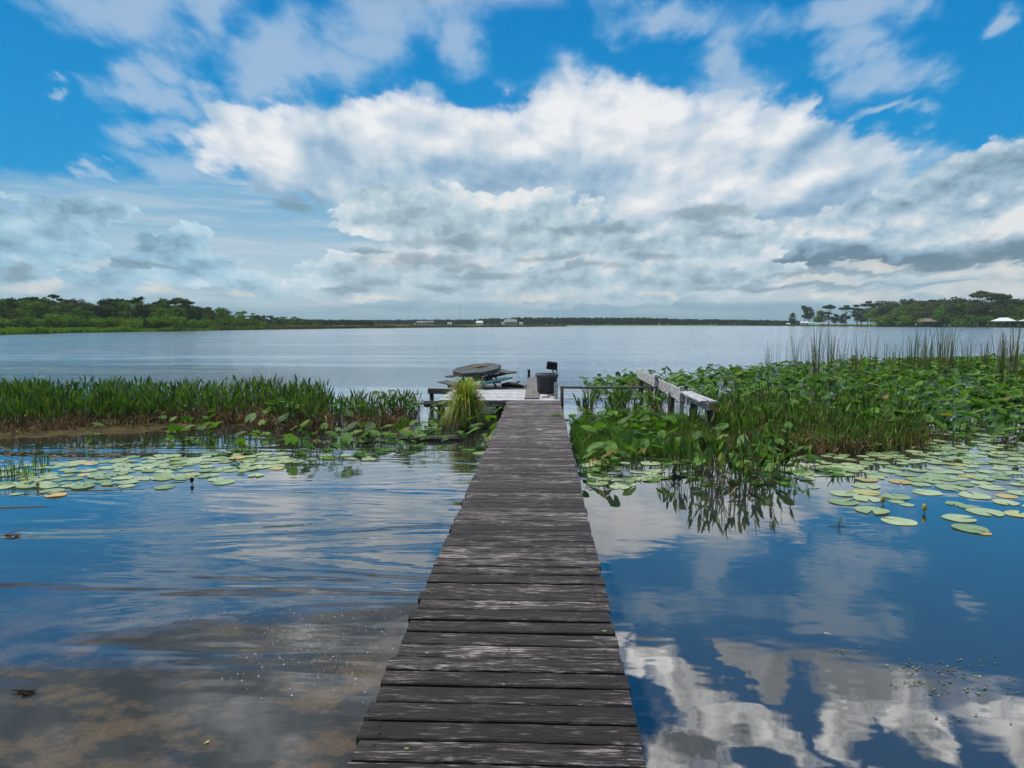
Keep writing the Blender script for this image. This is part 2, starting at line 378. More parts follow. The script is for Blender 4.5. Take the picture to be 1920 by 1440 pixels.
# ------------------------------------------------------------------ mesh builder
class MB:
    def __init__(s): s.v = []; s.f = []; s.mi = []
    def add(s, vs, fs, mi=0):
        o = len(s.v); s.v += [Vector(v) for v in vs]
        s.f += [tuple(i + o for i in f) for f in fs]; s.mi += [mi] * len(fs)
    def box(s, c, size, rot=None, ch=0.0, mi=0, jit=0.0):
        hx, hy, hz = [q / 2 for q in size]
        M = rot.to_matrix() if isinstance(rot, Euler) else (rot or Matrix.Identity(3))
        ring = []
        if ch > 0:
            prof = [(-hy + ch, -hz), (hy - ch, -hz), (hy, -hz + ch), (hy, hz - ch), (hy - ch, hz), (-hy + ch, hz), (-hy, hz - ch), (-hy, -hz + ch)]
        else: prof = [(-hy, -hz), (hy, -hz), (hy, hz), (-hy, hz)]
        n = len(prof); vs = []
        for x in (-hx, hx):
            for (y, z) in prof:
                vs.append(M @ Vector((x + rnd.uniform(-jit, jit), y, z)) + Vector(c))
        fs = [(i, (i + 1) % n, n + (i + 1) % n, n + i) for i in range(n)]
        fs = [f[::-1] for f in fs]
        fs += [tuple(range(n)), tuple(range(2 * n - 1, n - 1, -1))]
        s.add(vs, fs, mi)
    def tube(s, a, b, r0, r1=None, n=10, mi=0, cap=True):
        a = Vector(a); b = Vector(b); r1 = r0 if r1 is None else r1
        z = (b - a).normalized(); x = z.orthogonal().normalized(); y = z.cross(x)
        vs = []
        for (p, r) in ((a, r0), (b, r1)):
            for i in range(n):
                t = 2 * math.pi * i / n
                vs.append(p + x * (r * math.cos(t)) + y * (r * math.sin(t)))
        fs = [(i, (i + 1) % n, n + (i + 1) % n, n + i) for i in range(n)]
        if cap: fs += [tuple(range(n))[::-1], tuple(range(n, 2 * n))]
        s.add(vs, fs, mi)
    def path(s, pts, rad, n=6, mi=0):
        pts = [Vector(p) for p in pts]; vs = []; k = len(pts)
        rad = rad if isinstance(rad, (list, tuple)) else [rad] * k
        ref = Vector((0.13, 0.2, 1)).normalized()
        for i, p in enumerate(pts):
            d = (pts[min(i + 1, k - 1)] - pts[max(i - 1, 0)]).normalized()
            x = d.cross(ref)
            if x.length < .05: x = d.orthogonal()
            x.normalize(); y = d.cross(x)
            for j in range(n):
                t = 2 * math.pi * j / n
                vs.append(p + (x * math.cos(t) + y * math.sin(t)) * rad[i])
        fs = [(i * n + j, i * n + (j + 1) % n, (i + 1) * n + (j + 1) % n, (i + 1) * n + j) for i in range(k - 1) for j in range(n)]
        fs += [tuple(range(n))[::-1], tuple(range((k - 1) * n, k * n))]
        s.add(vs, fs, mi)
    def lathe(s, prof, c=(0, 0, 0), n=28, mi=0, M=None):
        vs = []; k = len(prof)
        for (r, z) in prof:
            for j in range(n):
                t = 2 * math.pi * j / n
                v = Vector((r * math.cos(t), r * math.sin(t), z))
                if M: v = M @ v
                vs.append(v + Vector(c))
        fs = [(i * n + j, i * n + (j + 1) % n, (i + 1) * n + (j + 1) % n, (i + 1) * n + j) for i in range(k - 1) for j in range(n)]
        s.add(vs, fs, mi)
    def build(s, name, mat, parent=None, smooth=False):
        o = meshobj(name, s.v, s.f, mat, parent, smooth)
        if isinstance(mat, (list, tuple)) and len(mat) > 1:
            o.data.polygons.foreach_set('material_index', s.mi)
        return o
def empty(name, loc=(0, 0, 0), rz=0.0):
    o = bpy.data.objects.new(name, None); C.objects.link(o); o.location = loc; o.rotation_euler = (0, 0, rz)
    o.empty_display_size = .2
    return o

# ------------------------------------------------------------------ wood
def wood_mat(name, dark, mid, pale, axis=0, wear=.5, rough=.6, paint=None, spec=.35, bump=.004, fine=1.0, worn_sheen_y=False, contrast=1.3):
    m, t, out = newmat(name)
    tc = t.node('ShaderNodeTexCoord').outputs['Object']
    geo = t.node('ShaderNodeNewGeometry')
    rpi = geo.outputs['Random Per Island']
    off = t.v('SCALE', t.comb(rpi, t.m('MULTIPLY', rpi, 7.3), t.m('MULTIPLY', rpi, 3.1)), 40.0)
    p = t.v('ADD', tc, off)
    sc = [15.0 * fine] * 3; sc[axis] = 1.3 * fine
    ps = t.v('MULTIPLY', p, tuple(sc))
    kn = t.noise(t.v('MULTIPLY', p, (1.6, 2.2, 2.2)), 1.4, 2, .5, color=True)
    ps = t.v('ADD', ps, t.v('SCALE', t.v('SUBTRACT', kn, (.5, .5, .5)), 1.6))
    g1 = t.noise(ps, 3.2, 6, .68)                      # grain
    sc2 = [75.0 * fine] * 3; sc2[axis] = 6.0 * fine
    g2 = t.noise(t.v('MULTIPLY', p, tuple(sc2)), 2.0, 4, .7)
    sc3 = [3.0] * 3; sc3[axis] = 1.0
    pt = t.noise(t.v('MULTIPLY', p, tuple(sc3)), 2.2, 5, .6)   # patches
    f = t.m('ADD', t.m('MULTIPLY', g1, .48), t.m('ADD', t.m('MULTIPLY', g2, .42), t.m('MULTIPLY', t.m('SUBTRACT', rpi, .5), .07)))
    f = t.m('ADD', f, t.m('MULTIPLY', t.m('SUBTRACT', pt, .5), .35 * wear + .1))
    f = t.m('ADD', .505 if contrast > 2 else .49, t.m('MULTIPLY', t.m('SUBTRACT', f, .5), contrast))
    hs = [24.0] * 3; hs[axis] = 2.4
    hn = t.noise(t.v('MULTIPLY', ps, (1.5, 1.5, 1.5)), 3.0, 3, .6)
    if contrast > 2: f = t.m('ADD', f, t.m('MULTIPLY', t.m('SUBTRACT', hn, .5), .75))
    col = t.ramp(f, [(.28, dark), (.43, tuple(.55 * a + .45 * b for a, b in zip(dark, mid))), (.52, mid), (.66, tuple(.4 * a + .6 * b for a, b in zip(mid, pale))), (.82, pale)])
    cs = [26.0] * 3; cs[axis] = .7
    ck = t.m('ABSOLUTE', t.m('SUBTRACT', t.noise(t.v('ADD', t.v('MULTIPLY', p, tuple(cs)), t.v('SCALE', kn, .8)), 2.0, 2, .5), .5))
    col = t.mix(t.m('MULTIPLY', t.ss(ck, .022, .004, 0, .85), t.ss(pt, .42, .55)), col, tuple(.35 * a for a in dark))
    if contrast > 1.5:
        s4 = [150.0] * 3; s4[axis] = 5.0
        g4 = t.noise(t.v('ADD', t.v('MULTIPLY', p, tuple(s4)), t.v('SCALE', kn, 3.0)), 1.0, 3, .6)
        col = t.v('SCALE', col, t.ss(g4, .30, .70, .40, 2.1))
    # knots
    kv = t.voro(t.v('MULTIPLY', p, (2.3, 5.0, 5.0) if axis == 0 else (5.0, 2.3, 5.0)), 1.0)
    col = t.mix(t.ss(kv, .11, .05, 0, .8), col, tuple(.5 * a for a in dark))
    if worn_sheen_y:
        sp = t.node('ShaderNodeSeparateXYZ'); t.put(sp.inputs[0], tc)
        sun = t.m('MULTIPLY', t.ss(sp.outputs[1], 3, 15), 1)       # paler towards the lake end: wear, plus grazing sheen painted into the colour
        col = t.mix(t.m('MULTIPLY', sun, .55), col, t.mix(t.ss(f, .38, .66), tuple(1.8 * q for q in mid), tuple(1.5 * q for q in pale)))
    if paint:
        pn = t.noise(t.v('MULTIPLY', p, (1.2, 4, 4) if axis == 0 else (4, 1.2, 4)), 4, 8, .7)
        pf = t.m('ADD', t.m('MULTIPLY', pn, .7), t.m('MULTIPLY', g2, .3))
        col = t.mix(t.ss(pf, .42, .52), col, paint)
    b = t.node('ShaderNodeBsdfPrincipled')
    t.put(b.inputs['Base Color'], col)
    t.put(b.inputs['Roughness'], t.lr(g1, .3, .7, rough - .14, rough + .16))
    b.inputs['Specular IOR Level'].default_value = spec
    bp = t.node('ShaderNodeBump'); bp.inputs['Strength'].default_value = 1; bp.inputs['Distance'].default_value = 1
    t.put(bp.inputs['Height'], t.m('MULTIPLY', t.m('ADD', t.m('MULTIPLY', g1, .7), t.m('MULTIPLY', g2, .5)), bump))
    t.l.new(bp.outputs[0], b.inputs['Normal'])
    t.l.new(b.outputs[0], out.inputs[0])
    return m
def plain_mat(name, col, rough=.6, spec=.4, var=.25, scale=8, metal=0, col2=None):
    m, t, out = newmat(name)
    tc = t.node('ShaderNodeTexCoord').outputs['Object']
    n = t.noise(tc, scale, 5, .6)
    b = t.node('ShaderNodeBsdfPrincipled')
    c2 = col2 or tuple(q * (1 - var) for q in col)
    t.put(b.inputs['Base Color'], t.mix(t.ss(n, .35, .65), c2, col))
    b.inputs['Roughness'].default_value = rough; b.inputs['Specular IOR Level'].default_value = spec
    b.inputs['Metallic'].default_value = metal
    t.l.new(b.outputs[0], out.inputs[0])
    return m
M_deck = wood_mat('weathered_deck', (.006, .005, .005), (.038, .031, .031), (.25, .225, .225), 0, .8, .58, spec=.22, bump=.011, worn_sheen_y=True, contrast=2.3)
M_under = wood_mat('dark_timber', (.012, .010, .009), (.04, .034, .03), (.09, .08, .07), 1, .5, .7)
M_pile = wood_mat('pile_timber', (.012, .010, .009), (.045, .038, .032), (.12, .11, .10), 2, .5, .75)
M_white = wood_mat('whitewashed_board', (.10, .09, .09), (.25, .23, .23), (.42, .41, .42), 0, .5, .6, paint=(.44, .455, .49))
M_whitey = wood_mat('whitewashed_wall', (.09, .085, .085), (.22, .21, .22), (.42, .41, .42), 1, .5, .6, paint=(.40, .41, .44))
M_grey = wood_mat('bleached_board', (.05, .042, .04), (.16, .14, .135), (.34, .32, .32), 0, .6, .65)
M_greyy = wood_mat('bleached_lane', (.06, .05, .05), (.18, .16, .155), (.38, .36, .36), 1, .6, .65)
M_greyz = wood_mat('bleached_post', (.06, .05, .05), (.20, .18, .17), (.40, .38, .38), 2, .6, .65, paint=(.50, .52, .54))

DZ = .40
# ------------------------------------------------------------------ boardwalk
XL, XR = -.777, .423
bw = empty('boardwalk', (0, 0, 0))
tag(bw, 'long dark weathered boardwalk of cross planks running over the lake', 'boardwalk')
pl = MB(); nails = MB(); y = -2.6; i = 0
while y < 16.28:
    wd = rnd.choice((.130, .136, .138, .138, .141)); gap = rnd.uniform(.010, .020)
    if abs(y - 4.72) < .08: gap = .034
    if rnd.random() < .07: gap += .012
    x0 = XL + rnd.uniform(-.016, .016); x1 = XR + rnd.uniform(-.010, .012)
    if y > 9: x0 += .0
    rot = Euler((rnd.uniform(-.012, .012), rnd.uniform(-.002, .002), rnd.uniform(-.0035, .0035)))
    # plank with a slightly worn, wavy top edge
    nseg = 10; vs = []; hy = wd / 2; ch = .006; hz = .018
    zc = DZ - hz + rnd.uniform(-.003, .002); crown = rnd.uniform(-.004, .003)
    prof = [(-hy, -hz), (hy, -hz), (hy, hz - ch), (hy - ch, hz), (0, hz + crown), (-hy + ch, hz), (-hy, hz - ch)]
    n = len(prof)
    for k in range(nseg + 1):
        xx = x0 + (x1 - x0) * k / nseg
        dy = rnd.uniform(-.0018, .0018); dz = rnd.uniform(-.001, .001)
        for (a, b) in prof:
            vs.append(rot.to_matrix() @ Vector((xx - (x0 + x1) / 2, a + dy * (1 if a > 0 else -1), b + dz)) + Vector(((x0 + x1) / 2, y + hy, zc)))
    fs = [(k * n + (j + 1) % n, k * n + j, (k + 1) * n + j, (k + 1) * n + (j + 1) % n) for k in range(nseg) for j in range(n)]
    fs += [tuple(range(n)), tuple(range((nseg + 1) * n - 1, nseg * n - 1, -1))]
    pl.add(vs, fs)
    if y < 9.5:                       # two nail heads over each stringer
        for sx in (XL + .08, (XL + XR) / 2, XR - .08):
            for q in (.25, .75):
                nx_ = sx + rnd.uniform(-.008, .008); ny_ = y + wd * q + rnd.uniform(-.008, .008)
                pl.lathe([(.0, .0035), (.0042, .003), (.005, -.002)], (nx_, ny_, zc + hz + rnd.uniform(-.001, .0)), 8, 1)
    y += wd + gap
pl.build('decking', [M_deck, plain_mat('rusty_nail', (.05, .024, .014), .7, .3)], bw)
for sx in (XL + .08, (XL + XR) / 2, XR - .08):
    b = MB(); b.box((sx, 6.85, DZ - .036 - .075), (18.8, .05, .15), Euler((0, 0, R(90)))); b.build('stringer', M_under, bw)
yy = -2
while yy < 16.4:
    for sx in (XL + .14, XR - .14):
        b = MB(); b.tube((sx, yy, -.56), (sx, yy, DZ - .045), .075, .07, 12); b.build('pile', M_pile, bw, True)
    b = MB(); b.box(((XL + XR) / 2, yy + .10, DZ - .036 - .15 - .06), (1.14, .05, .12)); b.build('cross_beam', M_under, bw)
    yy += 2.45

# ------------------------------------------------------------------ platform at the end
pf = empty('dock_platform', (0, 0, 0))
tag(pf, 'whitewashed timber platform at the far end of the boardwalk', 'dock platform')
b = MB(); y = 16.34
while y < 18.7:
    wd = .27 if y > 16.5 else .19
    b.box(((-2.35 + .40) / 2, y + wd / 2, DZ - .006 + rnd.uniform(-.004, .004)), (2.75 + rnd.uniform(-.03, .03), wd, .036), Euler((rnd.uniform(-.006, .006), 0, rnd.uniform(-.003, .003))), .005)
    y += wd + .034
b.build('white_planks', M_white, pf)
b = MB(); y = 18.76
while y < 21.0:
    b.box(((-2.45 - .42) / 2, y + .07, DZ - .03 - .012 * (y - 18.7) + rnd.uniform(-.01, .01)), (2.0 + rnd.uniform(-.1, .1), .135, .034), Euler((rnd.uniform(-.03, .03), rnd.uniform(-.01, .01), rnd.uniform(-.02, .02))), .005)
    y += .15
b.build('grey_planks', M_grey, pf)
b = MB(); b.box((-1.75, 16.29, DZ - .075), (1.9, .04, .14), Euler((0, R(-.4), 0)), .004)
b.build('fascia_board', M_grey, pf)
for yy in (16.5, 18.7, 20.9):
    for xx in (-2.3, -1.0, .3 if yy < 19 else -.5):
        c = MB(); c.tube((xx, yy, -.56), (xx, yy, DZ - .03), .07, .065, 12); c.build('pile', M_pile, pf, True)
for xx in (-2.35, -1.4, -.5, .35):
    ln = 4.4 if xx < 0 else 2.3
    c = MB(); c.box((xx, 16.4 + ln / 2, DZ - .11), (ln, .05, .13), Euler((0, 0, R(90)))); c.build('stringer', M_under, pf)
# narrow lane of lengthwise boards
b = MB()
b.box((-.30, 19.75, DZ + .035), (6.5, .22, .036), Euler((0, R(-.15), R(90.2))), .004)
b.box((-.115, 18.6, DZ + .032), (4.2, .11, .034), Euler((0, 0, R(89.8))), .004)
b.build('lane_boards', M_greyy, pf)
for yy in (21.6, 22.8):
    c = MB(); c.tube((-.3, yy, -.56), (-.3, yy, DZ + .012), .06, .055, 10); c.build('pile', M_pile, pf, True)
c = MB(); c.box((-.41, 22.9, .40), (.6, .08, .08), Euler((0, R(90), 0)), .005); c.build('end_post', M_pile, pf)

# low beam on stub posts off the left end
lb = empty('timber_beam', (-2.62, 18.4, 0))
tag(lb, 'old brown timber beam on short posts left of the white platform', 'beam')
b = MB(); b.box((0, 0, .42), (.62, .16, .14), Euler((0, R(1.5), R(3))), .01); b.build('beam', M_grey, lb)
for xx in (-.22,):
    c = MB(); c.tube((xx, 0, -.56), (xx, 0, .345), .06, .055, 10); c.build('post', M_pile, lb, True)
lr_ = empty('low_ledger', (-2.6, 16.25, 0))
tag(lr_, 'thin low rail board just over the water left of the platform front', 'board')
b = MB(); b.box((.0, 0, .33), (.8, .09, .035), Euler((0, R(.6), 0)), .003); b.build('board', M_grey, lr_)
for xx in (.25,):
    c = MB(); c.tube((xx, 0.02, -.56), (xx, 0.02, .31), .04, .035, 10); c.build('post', M_pile, lr_, True)

# ------------------------------------------------------------------ octagonal picnic table, sagging
M_tgreen = wood_mat('peeling_dark_paint', (.014, .018, .018), (.06, .075, .075), (.22, .24, .24), 0, .8, .55, spec=.4, contrast=1.8)
M_teal = wood_mat('teal_painted_bench', (.006, .04, .045), (.012, .11, .11), (.08, .24, .23), 0, .6, .4, spec=.5)
ptb = empty('picnic_table', (-1.75, 19.9, .40), R(38))
ptb.rotation_euler = (Matrix.Rotation(R(7.5), 3, 'X') @ Matrix.Rotation(R(-5), 3, 'Y') @ Matrix.Rotation(R(38), 3, 'Z')).to_euler()
tag(ptb, 'tilted octagonal picnic table with dark tabletop and teal benches on the platform', 'picnic table')
b = MB(); RR = .69
for k in range(9):                                   # octagonal top of nine boards clipped to the outline
    y0 = -RR * .924 + k * (RR * 2 * .924 / 9) + .004; y1 = y0 + RR * 2 * .924 / 9 - .008
    def hw(yv):
        a = abs(yv); A = RR * .924; s_ = RR * .383
        return A if a <= s_ else max(s_, A - (a - s_))
    pts = [(-hw(y0), y0), (hw(y0), y0)]
    for cy in (-RR * .383, RR * .383):
        if y0 < cy < y1: pts.append((hw(cy), cy))
    pts += [(hw(y1), y1), (-hw(y1), y1)]
    for cy in (RR * .383, -RR * .383):
        if y0 < cy < y1: pts.append((-hw(cy), cy))
    n = len(pts)
    b.add([(p[0], p[1], .50) for p in pts] + [(p[0], p[1], .535) for p in pts],
          [tuple(range(n))[::-1], tuple(range(n, 2 * n))] + [(i, (i + 1) % n, n + (i + 1) % n, n + i) for i in range(n)])
b.build('tabletop', M_tgreen, ptb)
b = MB()
for k in range(8):                                    # rim boards under the edge
    a0 = R(22.5 + 45 * k); a1 = a0 + R(45)
    p0 = Vector((RR * .96 * math.cos(a0), RR * .96 * math.sin(a0), .455)); p1 = Vector((RR * .96 * math.cos(a1), RR * .96 * math.sin(a1), .455))
    b.box((p0 + p1) / 2, ((p1 - p0).length - .01, .03, .085), Euler((0, 0, math.atan2((p1 - p0).y, (p1 - p0).x))))
b.build('apron', M_tgreen, ptb)
for k in range(4):
    a = R(45 + 90 * k); d = Vector((math.cos(a), math.sin(a), 0)); s_ = Vector((-d.y, d.x, 0))
    b = MB()
    for sg in (-1, 1):
        p0 = d * .30 + s_ * (.10 * sg) + Vector((0, 0, .48)); p1 = d * .56 + s_ * (.30 * sg) + Vector((0, 0, .01))
        b.path([p0, p1], .032, 4)
    b.build('leg', M_tgreen, ptb)
for k in range(2):
    b = MB(); b.box((0, 0, .21 + .05 * k), (1.95, .05, .085), Euler((0, 0, R(90 * k)))); b.build('support_beam', M_tgreen, ptb)
for k in range(4):
    a = R(-45 + 90 * k) if False else R(90 * k)
    st = empty('tmp'); bpy.data.objects.remove(st)
    b = MB(); d = Vector((math.cos(a), math.sin(a), 0))
    for q in range(2):
        b.box(d * (.80 + .135 * q) + Vector((0, 0, .275)), (.86 + .10 * q, .125, .035), Euler((0, 0, a + R(90))), .004)
    b.build('bench', M_teal if k in (3,) else M_tgreen, ptb)
wp = MB(); wp.box((0, 0, 0), (.30, .20, .03), None, .004); wp.box((.03, .02, .026), (.22, .09, .022), Euler((0, 0, .3)), .004)
o = wp.build('wood_block', plain_mat('brown_block', (.22, .13, .09), .7), None)
o.location = (-1.70, 19.95, .40 + .572); o.rotation_euler = (R(5.5), R(-4.5), R(25))
tag(o, 'small brown piece of board left on the tilted picnic tabletop', 'board')
dw = MB()
dw.path([(-.32, 0, .10), (-.12, .03, .13), (.1, 0, .10), (.30, -.04, .06)], [.05, .075, .07, .045], 9)
dw.path([(.05, 0, .12), (.14, .05, .20), (.2, .04, .22)], [.03, .022, .012], 6)
o = dw.build('driftwood_log', M_pile, None, True); o.location = (-.80, 19.9, DZ - .06)
tag(o, 'short mossy brown driftwood log lying right of the picnic table', 'log')

# ------------------------------------------------------------------ bin, posts, rail
M_bin = plain_mat('charcoal_plastic', (.032, .036, .042), .45, .4, .2, 5)
M_rim = plain_mat('faded_plastic', (.06, .068, .075), .5, .4, .2, 5)
tb = empty('tub', (.125, 18.0, DZ + .014))
tag(tb, 'large round charcoal plastic tub with a rolled rim on the white planks', 'tub')
b = MB(); b.lathe([(.0, .004), (.225, .004), (.235, .02), (.262, .44), (.262, .47), (.25, .47), (.25, .43), (.222, .03), (0, .03)], n=40)
b.build('body', M_bin, tb, True)
b = MB(); b.lathe([(.262, .405), (.285, .41), (.292, .44), (.290, .485), (.275, .497), (.255, .490), (.248, .46)], n=40)
b.build('rim', M_rim, tb, True)
cp = empty('crate_pole', (.375, 18.35, DZ - .3))
tag(cp, 'slim dark pole beside the tub with a tilted black crate at its top', 'pole')
b = MB(); b.tube((0, 0, 0), (.01, 0, 1.07), .016, .014, 10); b.build('pole', plain_mat('grey_steel', (.10, .10, .11), .5, .5), cp, True)
b = MB(); Mx = Euler((R(8), R(7), R(6))); M3 = Mx.to_matrix(); cc = Vector((-.12, -.01, .99))
for (cx, cy, cz, sx, sy, sz) in ((0, -.07, .07, .26, .012, .03), (0, -.07, -.07, .26, .012, .05), (-.105, -.07, .012, .05, .012, .114), (.105, -.07, .012, .05, .012, .114), (0, -.07, -.02, .16, .012, .05), (0, -.07, .048, .16, .012, .012),
                                 (-.125, 0, 0, .012, .128, .17), (.125, 0, 0, .012, .128, .17), (0, 0, -.089, .26, .15, .010), (0, .07, 0, .236, .012, .17)):
    b.box(M3 @ Vector((cx, cy, cz)) + cc, (sx, sy, sz), M3)
b.build('crate', plain_mat('black_plastic', (.018, .018, .02), .4, .5), cp)
b = MB(); b.path([(-.02, -.02, .70), (-.05, -.03, .78), (-.10, -.03, .86), (-.10, -.02, .90)], .02, 8); b.box((-.06, -.03, .74), (.09, .06, .12), Euler((0, .2, 0)), .01)
b.build('bracket', plain_mat('pinkish_metal', (.30, .24, .25), .5, .5), cp)
wpz = empty('white_post', (.33, 16.62, 0))
tag(wpz, 'short whitewashed square post on the right platform corner near the tub', 'post')
b = MB(); b.box((0, 0, .33), (.92, .085, .085), Euler((0, R(90), 0)), .006); b.build('post', M_greyz, wpz)
wp2 = empty('grey_post', (.468, 16.60, 0))
tag(wp2, 'grey mossy post bolted to the right corner of the platform', 'post')
b = MB(); b.tube((0, 0, -.56), (0, 0, .71), .042, .038, 12); b.build('post', M_pile, wp2, True)
for (lab, x_, y_, c_, rz) in (('small red scrap of plastic on the white planks before the tub', .09, 16.95, (.30, .02, .04), .3), ('small black tool lying on the white planks before the tub', .23, 17.25, (.01, .01, .012), -.1)):
    b = MB(); b.box((0, 0, .012), (.16, .035, .022), None, .004); b.box((.06, .02, .014), (.05, .06, .02), Euler((0, 0, .6)), .004)
    o = b.build('plastic_scrap' if 'red' in lab else 'hand_tool', plain_mat('m_' + ('red' if 'red' in lab else 'black'), c_, .4), None)
    o.location = (x_, y_, DZ + .015); o.rotation_euler = (0, 0, rz); tag(o, lab, 'scrap' if 'red' in lab else 'tool')
rl = empty('rail_pole', (0, 0, 0))
tag(rl, 'thin round wooden pole spanning the open water from dock to plank wall', 'pole')
b = MB(); b.path([(.44, 16.98, .655), (1.2, 17.5, .60), (2.1, 18.1, .553), (2.98, 18.75, .505)], [.030, .029, .028, .026], 10); b.build('pole', M_greyy, rl, True)

# plank wall of the old boat slip
wl = empty('plank_wall', (3.1, 13.4, 0))
tag(wl, 'whitewashed plank wall of an old boat slip among the water plants', 'plank wall')
b = MB()
for z0 in (.490, .632):
    for (ya, yb) in ((1.95, 5.4), (5.42, 10.0)):
        b.box((rnd.uniform(-.006, .006), (ya + yb) / 2, z0), (yb - ya, .038, .138), Euler((rnd.uniform(-.02, .02), rnd.uniform(-.002, .002), R(90))), .004)
b.build('boards', M_whitey, wl)
b = MB(); b.box((.05, 1.0, .705), (2.15, .145, .036), Euler((R(4), R(.4), R(91.2))), .004); b.box((-.095, 1.05, .70), (2.0, .125, .036), Euler((R(-3), R(.2), R(90))), .004)
b.build('cap_board', M_whitey, wl)
b = MB(); b.box((.0, 1.0, .60), (1.9, .04, .13), Euler((0, 0, R(90))), .004); b.build('boards', M_whitey, wl)
for yy in (2.25, 5.75):
    c = MB(); c.box((-.075, yy, .33), (.94, .09, .10), Euler((0, R(90), 0)), .006); c.build('post', M_greyz, wl)
for yy in (.25, 1.6, 4.2, 7.4, 9.6):
    c = MB(); c.tube((.055, yy, -.56), (.055, yy, .53), .085, .075, 12); c.build('pile', M_pile, wl, True)
# ------------------------------------------------------------------ vegetation
def leaf_mat(name, stops, rough=.4, trans=.25, spec=.5, spots=0):
    m, t, out = newmat(name)
    geo = t.node('ShaderNodeNewGeometry'); rpi = geo.outputs['Random Per Island']
    oi = t.node('ShaderNodeObjectInfo').outputs['Random']
    tc = t.node('ShaderNodeTexCoord').outputs['Object']
    k = t.m('FRACT', t.m('ADD', rpi, oi))
    col = t.ramp(k, stops)
    n = t.noise(tc, 14, 4, .6)
    col = t.mix(t.ss(n, .3, .7, 0, .5), col, t.v('SCALE', col, .55))
    if spots:
        sn = t.noise(t.v('ADD', tc, t.comb(k, k)), 2.6, 4, .6)
        col = t.mix(t.ss(sn, .60, .68, 0, .8), col, (.16, .11, .04))
        col = t.mix(t.ss(t.noise(tc, 1.1, 2, .5), .4, .65, 0, .45), col, t.v('MULTIPLY', col, (.6, .75, .5)))
    b = t.node('ShaderNodeBsdfPrincipled')
    t.put(b.inputs['Base Color'], col)
    b.inputs['Roughness'].default_value = rough; b.inputs['Specular IOR Level'].default_value = spec
    tl = t.node('ShaderNodeBsdfTranslucent'); t.put(tl.inputs[0], t.v('MULTIPLY', col, (1.5, 1.6, .7)))
    mx = t.node('ShaderNodeMixShader'); mx.inputs[0].default_value = trans
    t.l.new(b.outputs[0], mx.inputs[1]); t.l.new(tl.outputs[0], mx.inputs[2]); t.l.new(mx.outputs[0], out.inputs[0])
    return m
M_pick = leaf_mat('pickerelweed_leaf', [(0, (.016, .048, .009)), (.35, (.038, .10, .014)), (.7, (.075, .165, .020)), (.92, (.12, .22, .03)), (1, (.20, .20, .045))], .5, .25, .3)
M_brown = leaf_mat('dead_stem', [(0, (.05, .034, .02)), (.4, (.13, .085, .045)), (.75, (.25, .17, .09)), (.95, (.38, .28, .17)), (1, (.24, .12, .06))], .8, .1, .2)
M_spat = leaf_mat('spatterdock_leaf', [(0, (.018, .060, .010)), (.4, (.05, .13, .016)), (.75, (.10, .22, .025)), (.975, (.10, .21, .05)), (.983, (.24, .21, .04)), (1, (.14, .08, .04))], .62, .3, .2)
M_stalk = leaf_mat('stalk', [(0, (.03, .06, .015)), (1, (.07, .10, .03))], .5, .05)
M_pad = leaf_mat('lily_pad', [(0, (.19, .28, .12)), (.4, (.27, .36, .18)), (.7, (.34, .43, .25)), (.97, (.40, .48, .27)), (.985, (.44, .42, .13)), (1, (.24, .32, .12))], .34, .08, .5, 1)
M_pador = leaf_mat('old_lily_pad', [(0, (.50, .26, .12)), (.5, (.46, .36, .12)), (1, (.30, .26, .10))], .45, .08)
M_grass = leaf_mat('bright_grass', [(0, (.035, .11, .012)), (.5, (.065, .17, .018)), (.85, (.11, .23, .03)), (1, (.20, .22, .06))], .5, .3, .3)
M_sedge = leaf_mat('sedge_blade', [(0, (.07, .16, .015)), (.45, (.17, .30, .025)), (.7, (.30, .38, .05)), (.85, (.44, .38, .08)), (1, (.38, .22, .07))], .5, .3, .3)
M_reed = leaf_mat('reed_blade', [(0, (.04, .085, .018)), (.5, (.08, .13, .03)), (.8, (.16, .17, .06)), (1, (.26, .17, .09))], .5, .2, .3)

def strip(V, F, MI, path, widths, side, mi=0, fold=0.0):
    """a leaf: centre line, half widths, side vector; two quads across with a fold"""
    o = len(V); n = len(path)
    for p, w in zip(path, widths):
        nrm = Vector((0, 0, 1))
        V.append(p - side * w + nrm * fold * w); V.append(p); V.append(p + side * w + nrm * fold * w)
    for i in range(n - 1):
        a = o + i * 3
        F.append((a, a + 1, a + 4, a + 3)); F.append((a + 1, a + 2, a + 5, a + 4)); MI += [mi, mi]
def blade1(V, F, MI, path, widths, side, mi=0):
    o = len(V); n = len(path)
    for p, w in zip(path, widths): V.append(p - side * w); V.append(p + side * w)
    for i in range(n - 1):
        a = o + i * 2
        F.append((a, a + 1, a + 3, a + 2)); MI.append(mi)
def tri_tube(V, F, MI, path, r, mi=1):
    o = len(V); n = len(path)
    for p in path:
        for k in range(3):
            t = k * 2.0944
            V.append(p + Vector((r * math.cos(t), r * math.sin(t), 0)))
    for i in range(n - 1):
        for k in range(3):
            a = o + i * 3 + k; b_ = o + i * 3 + (k + 1) % 3
            F.append((a, b_, b_ + 3, a + 3)); MI.append(mi)

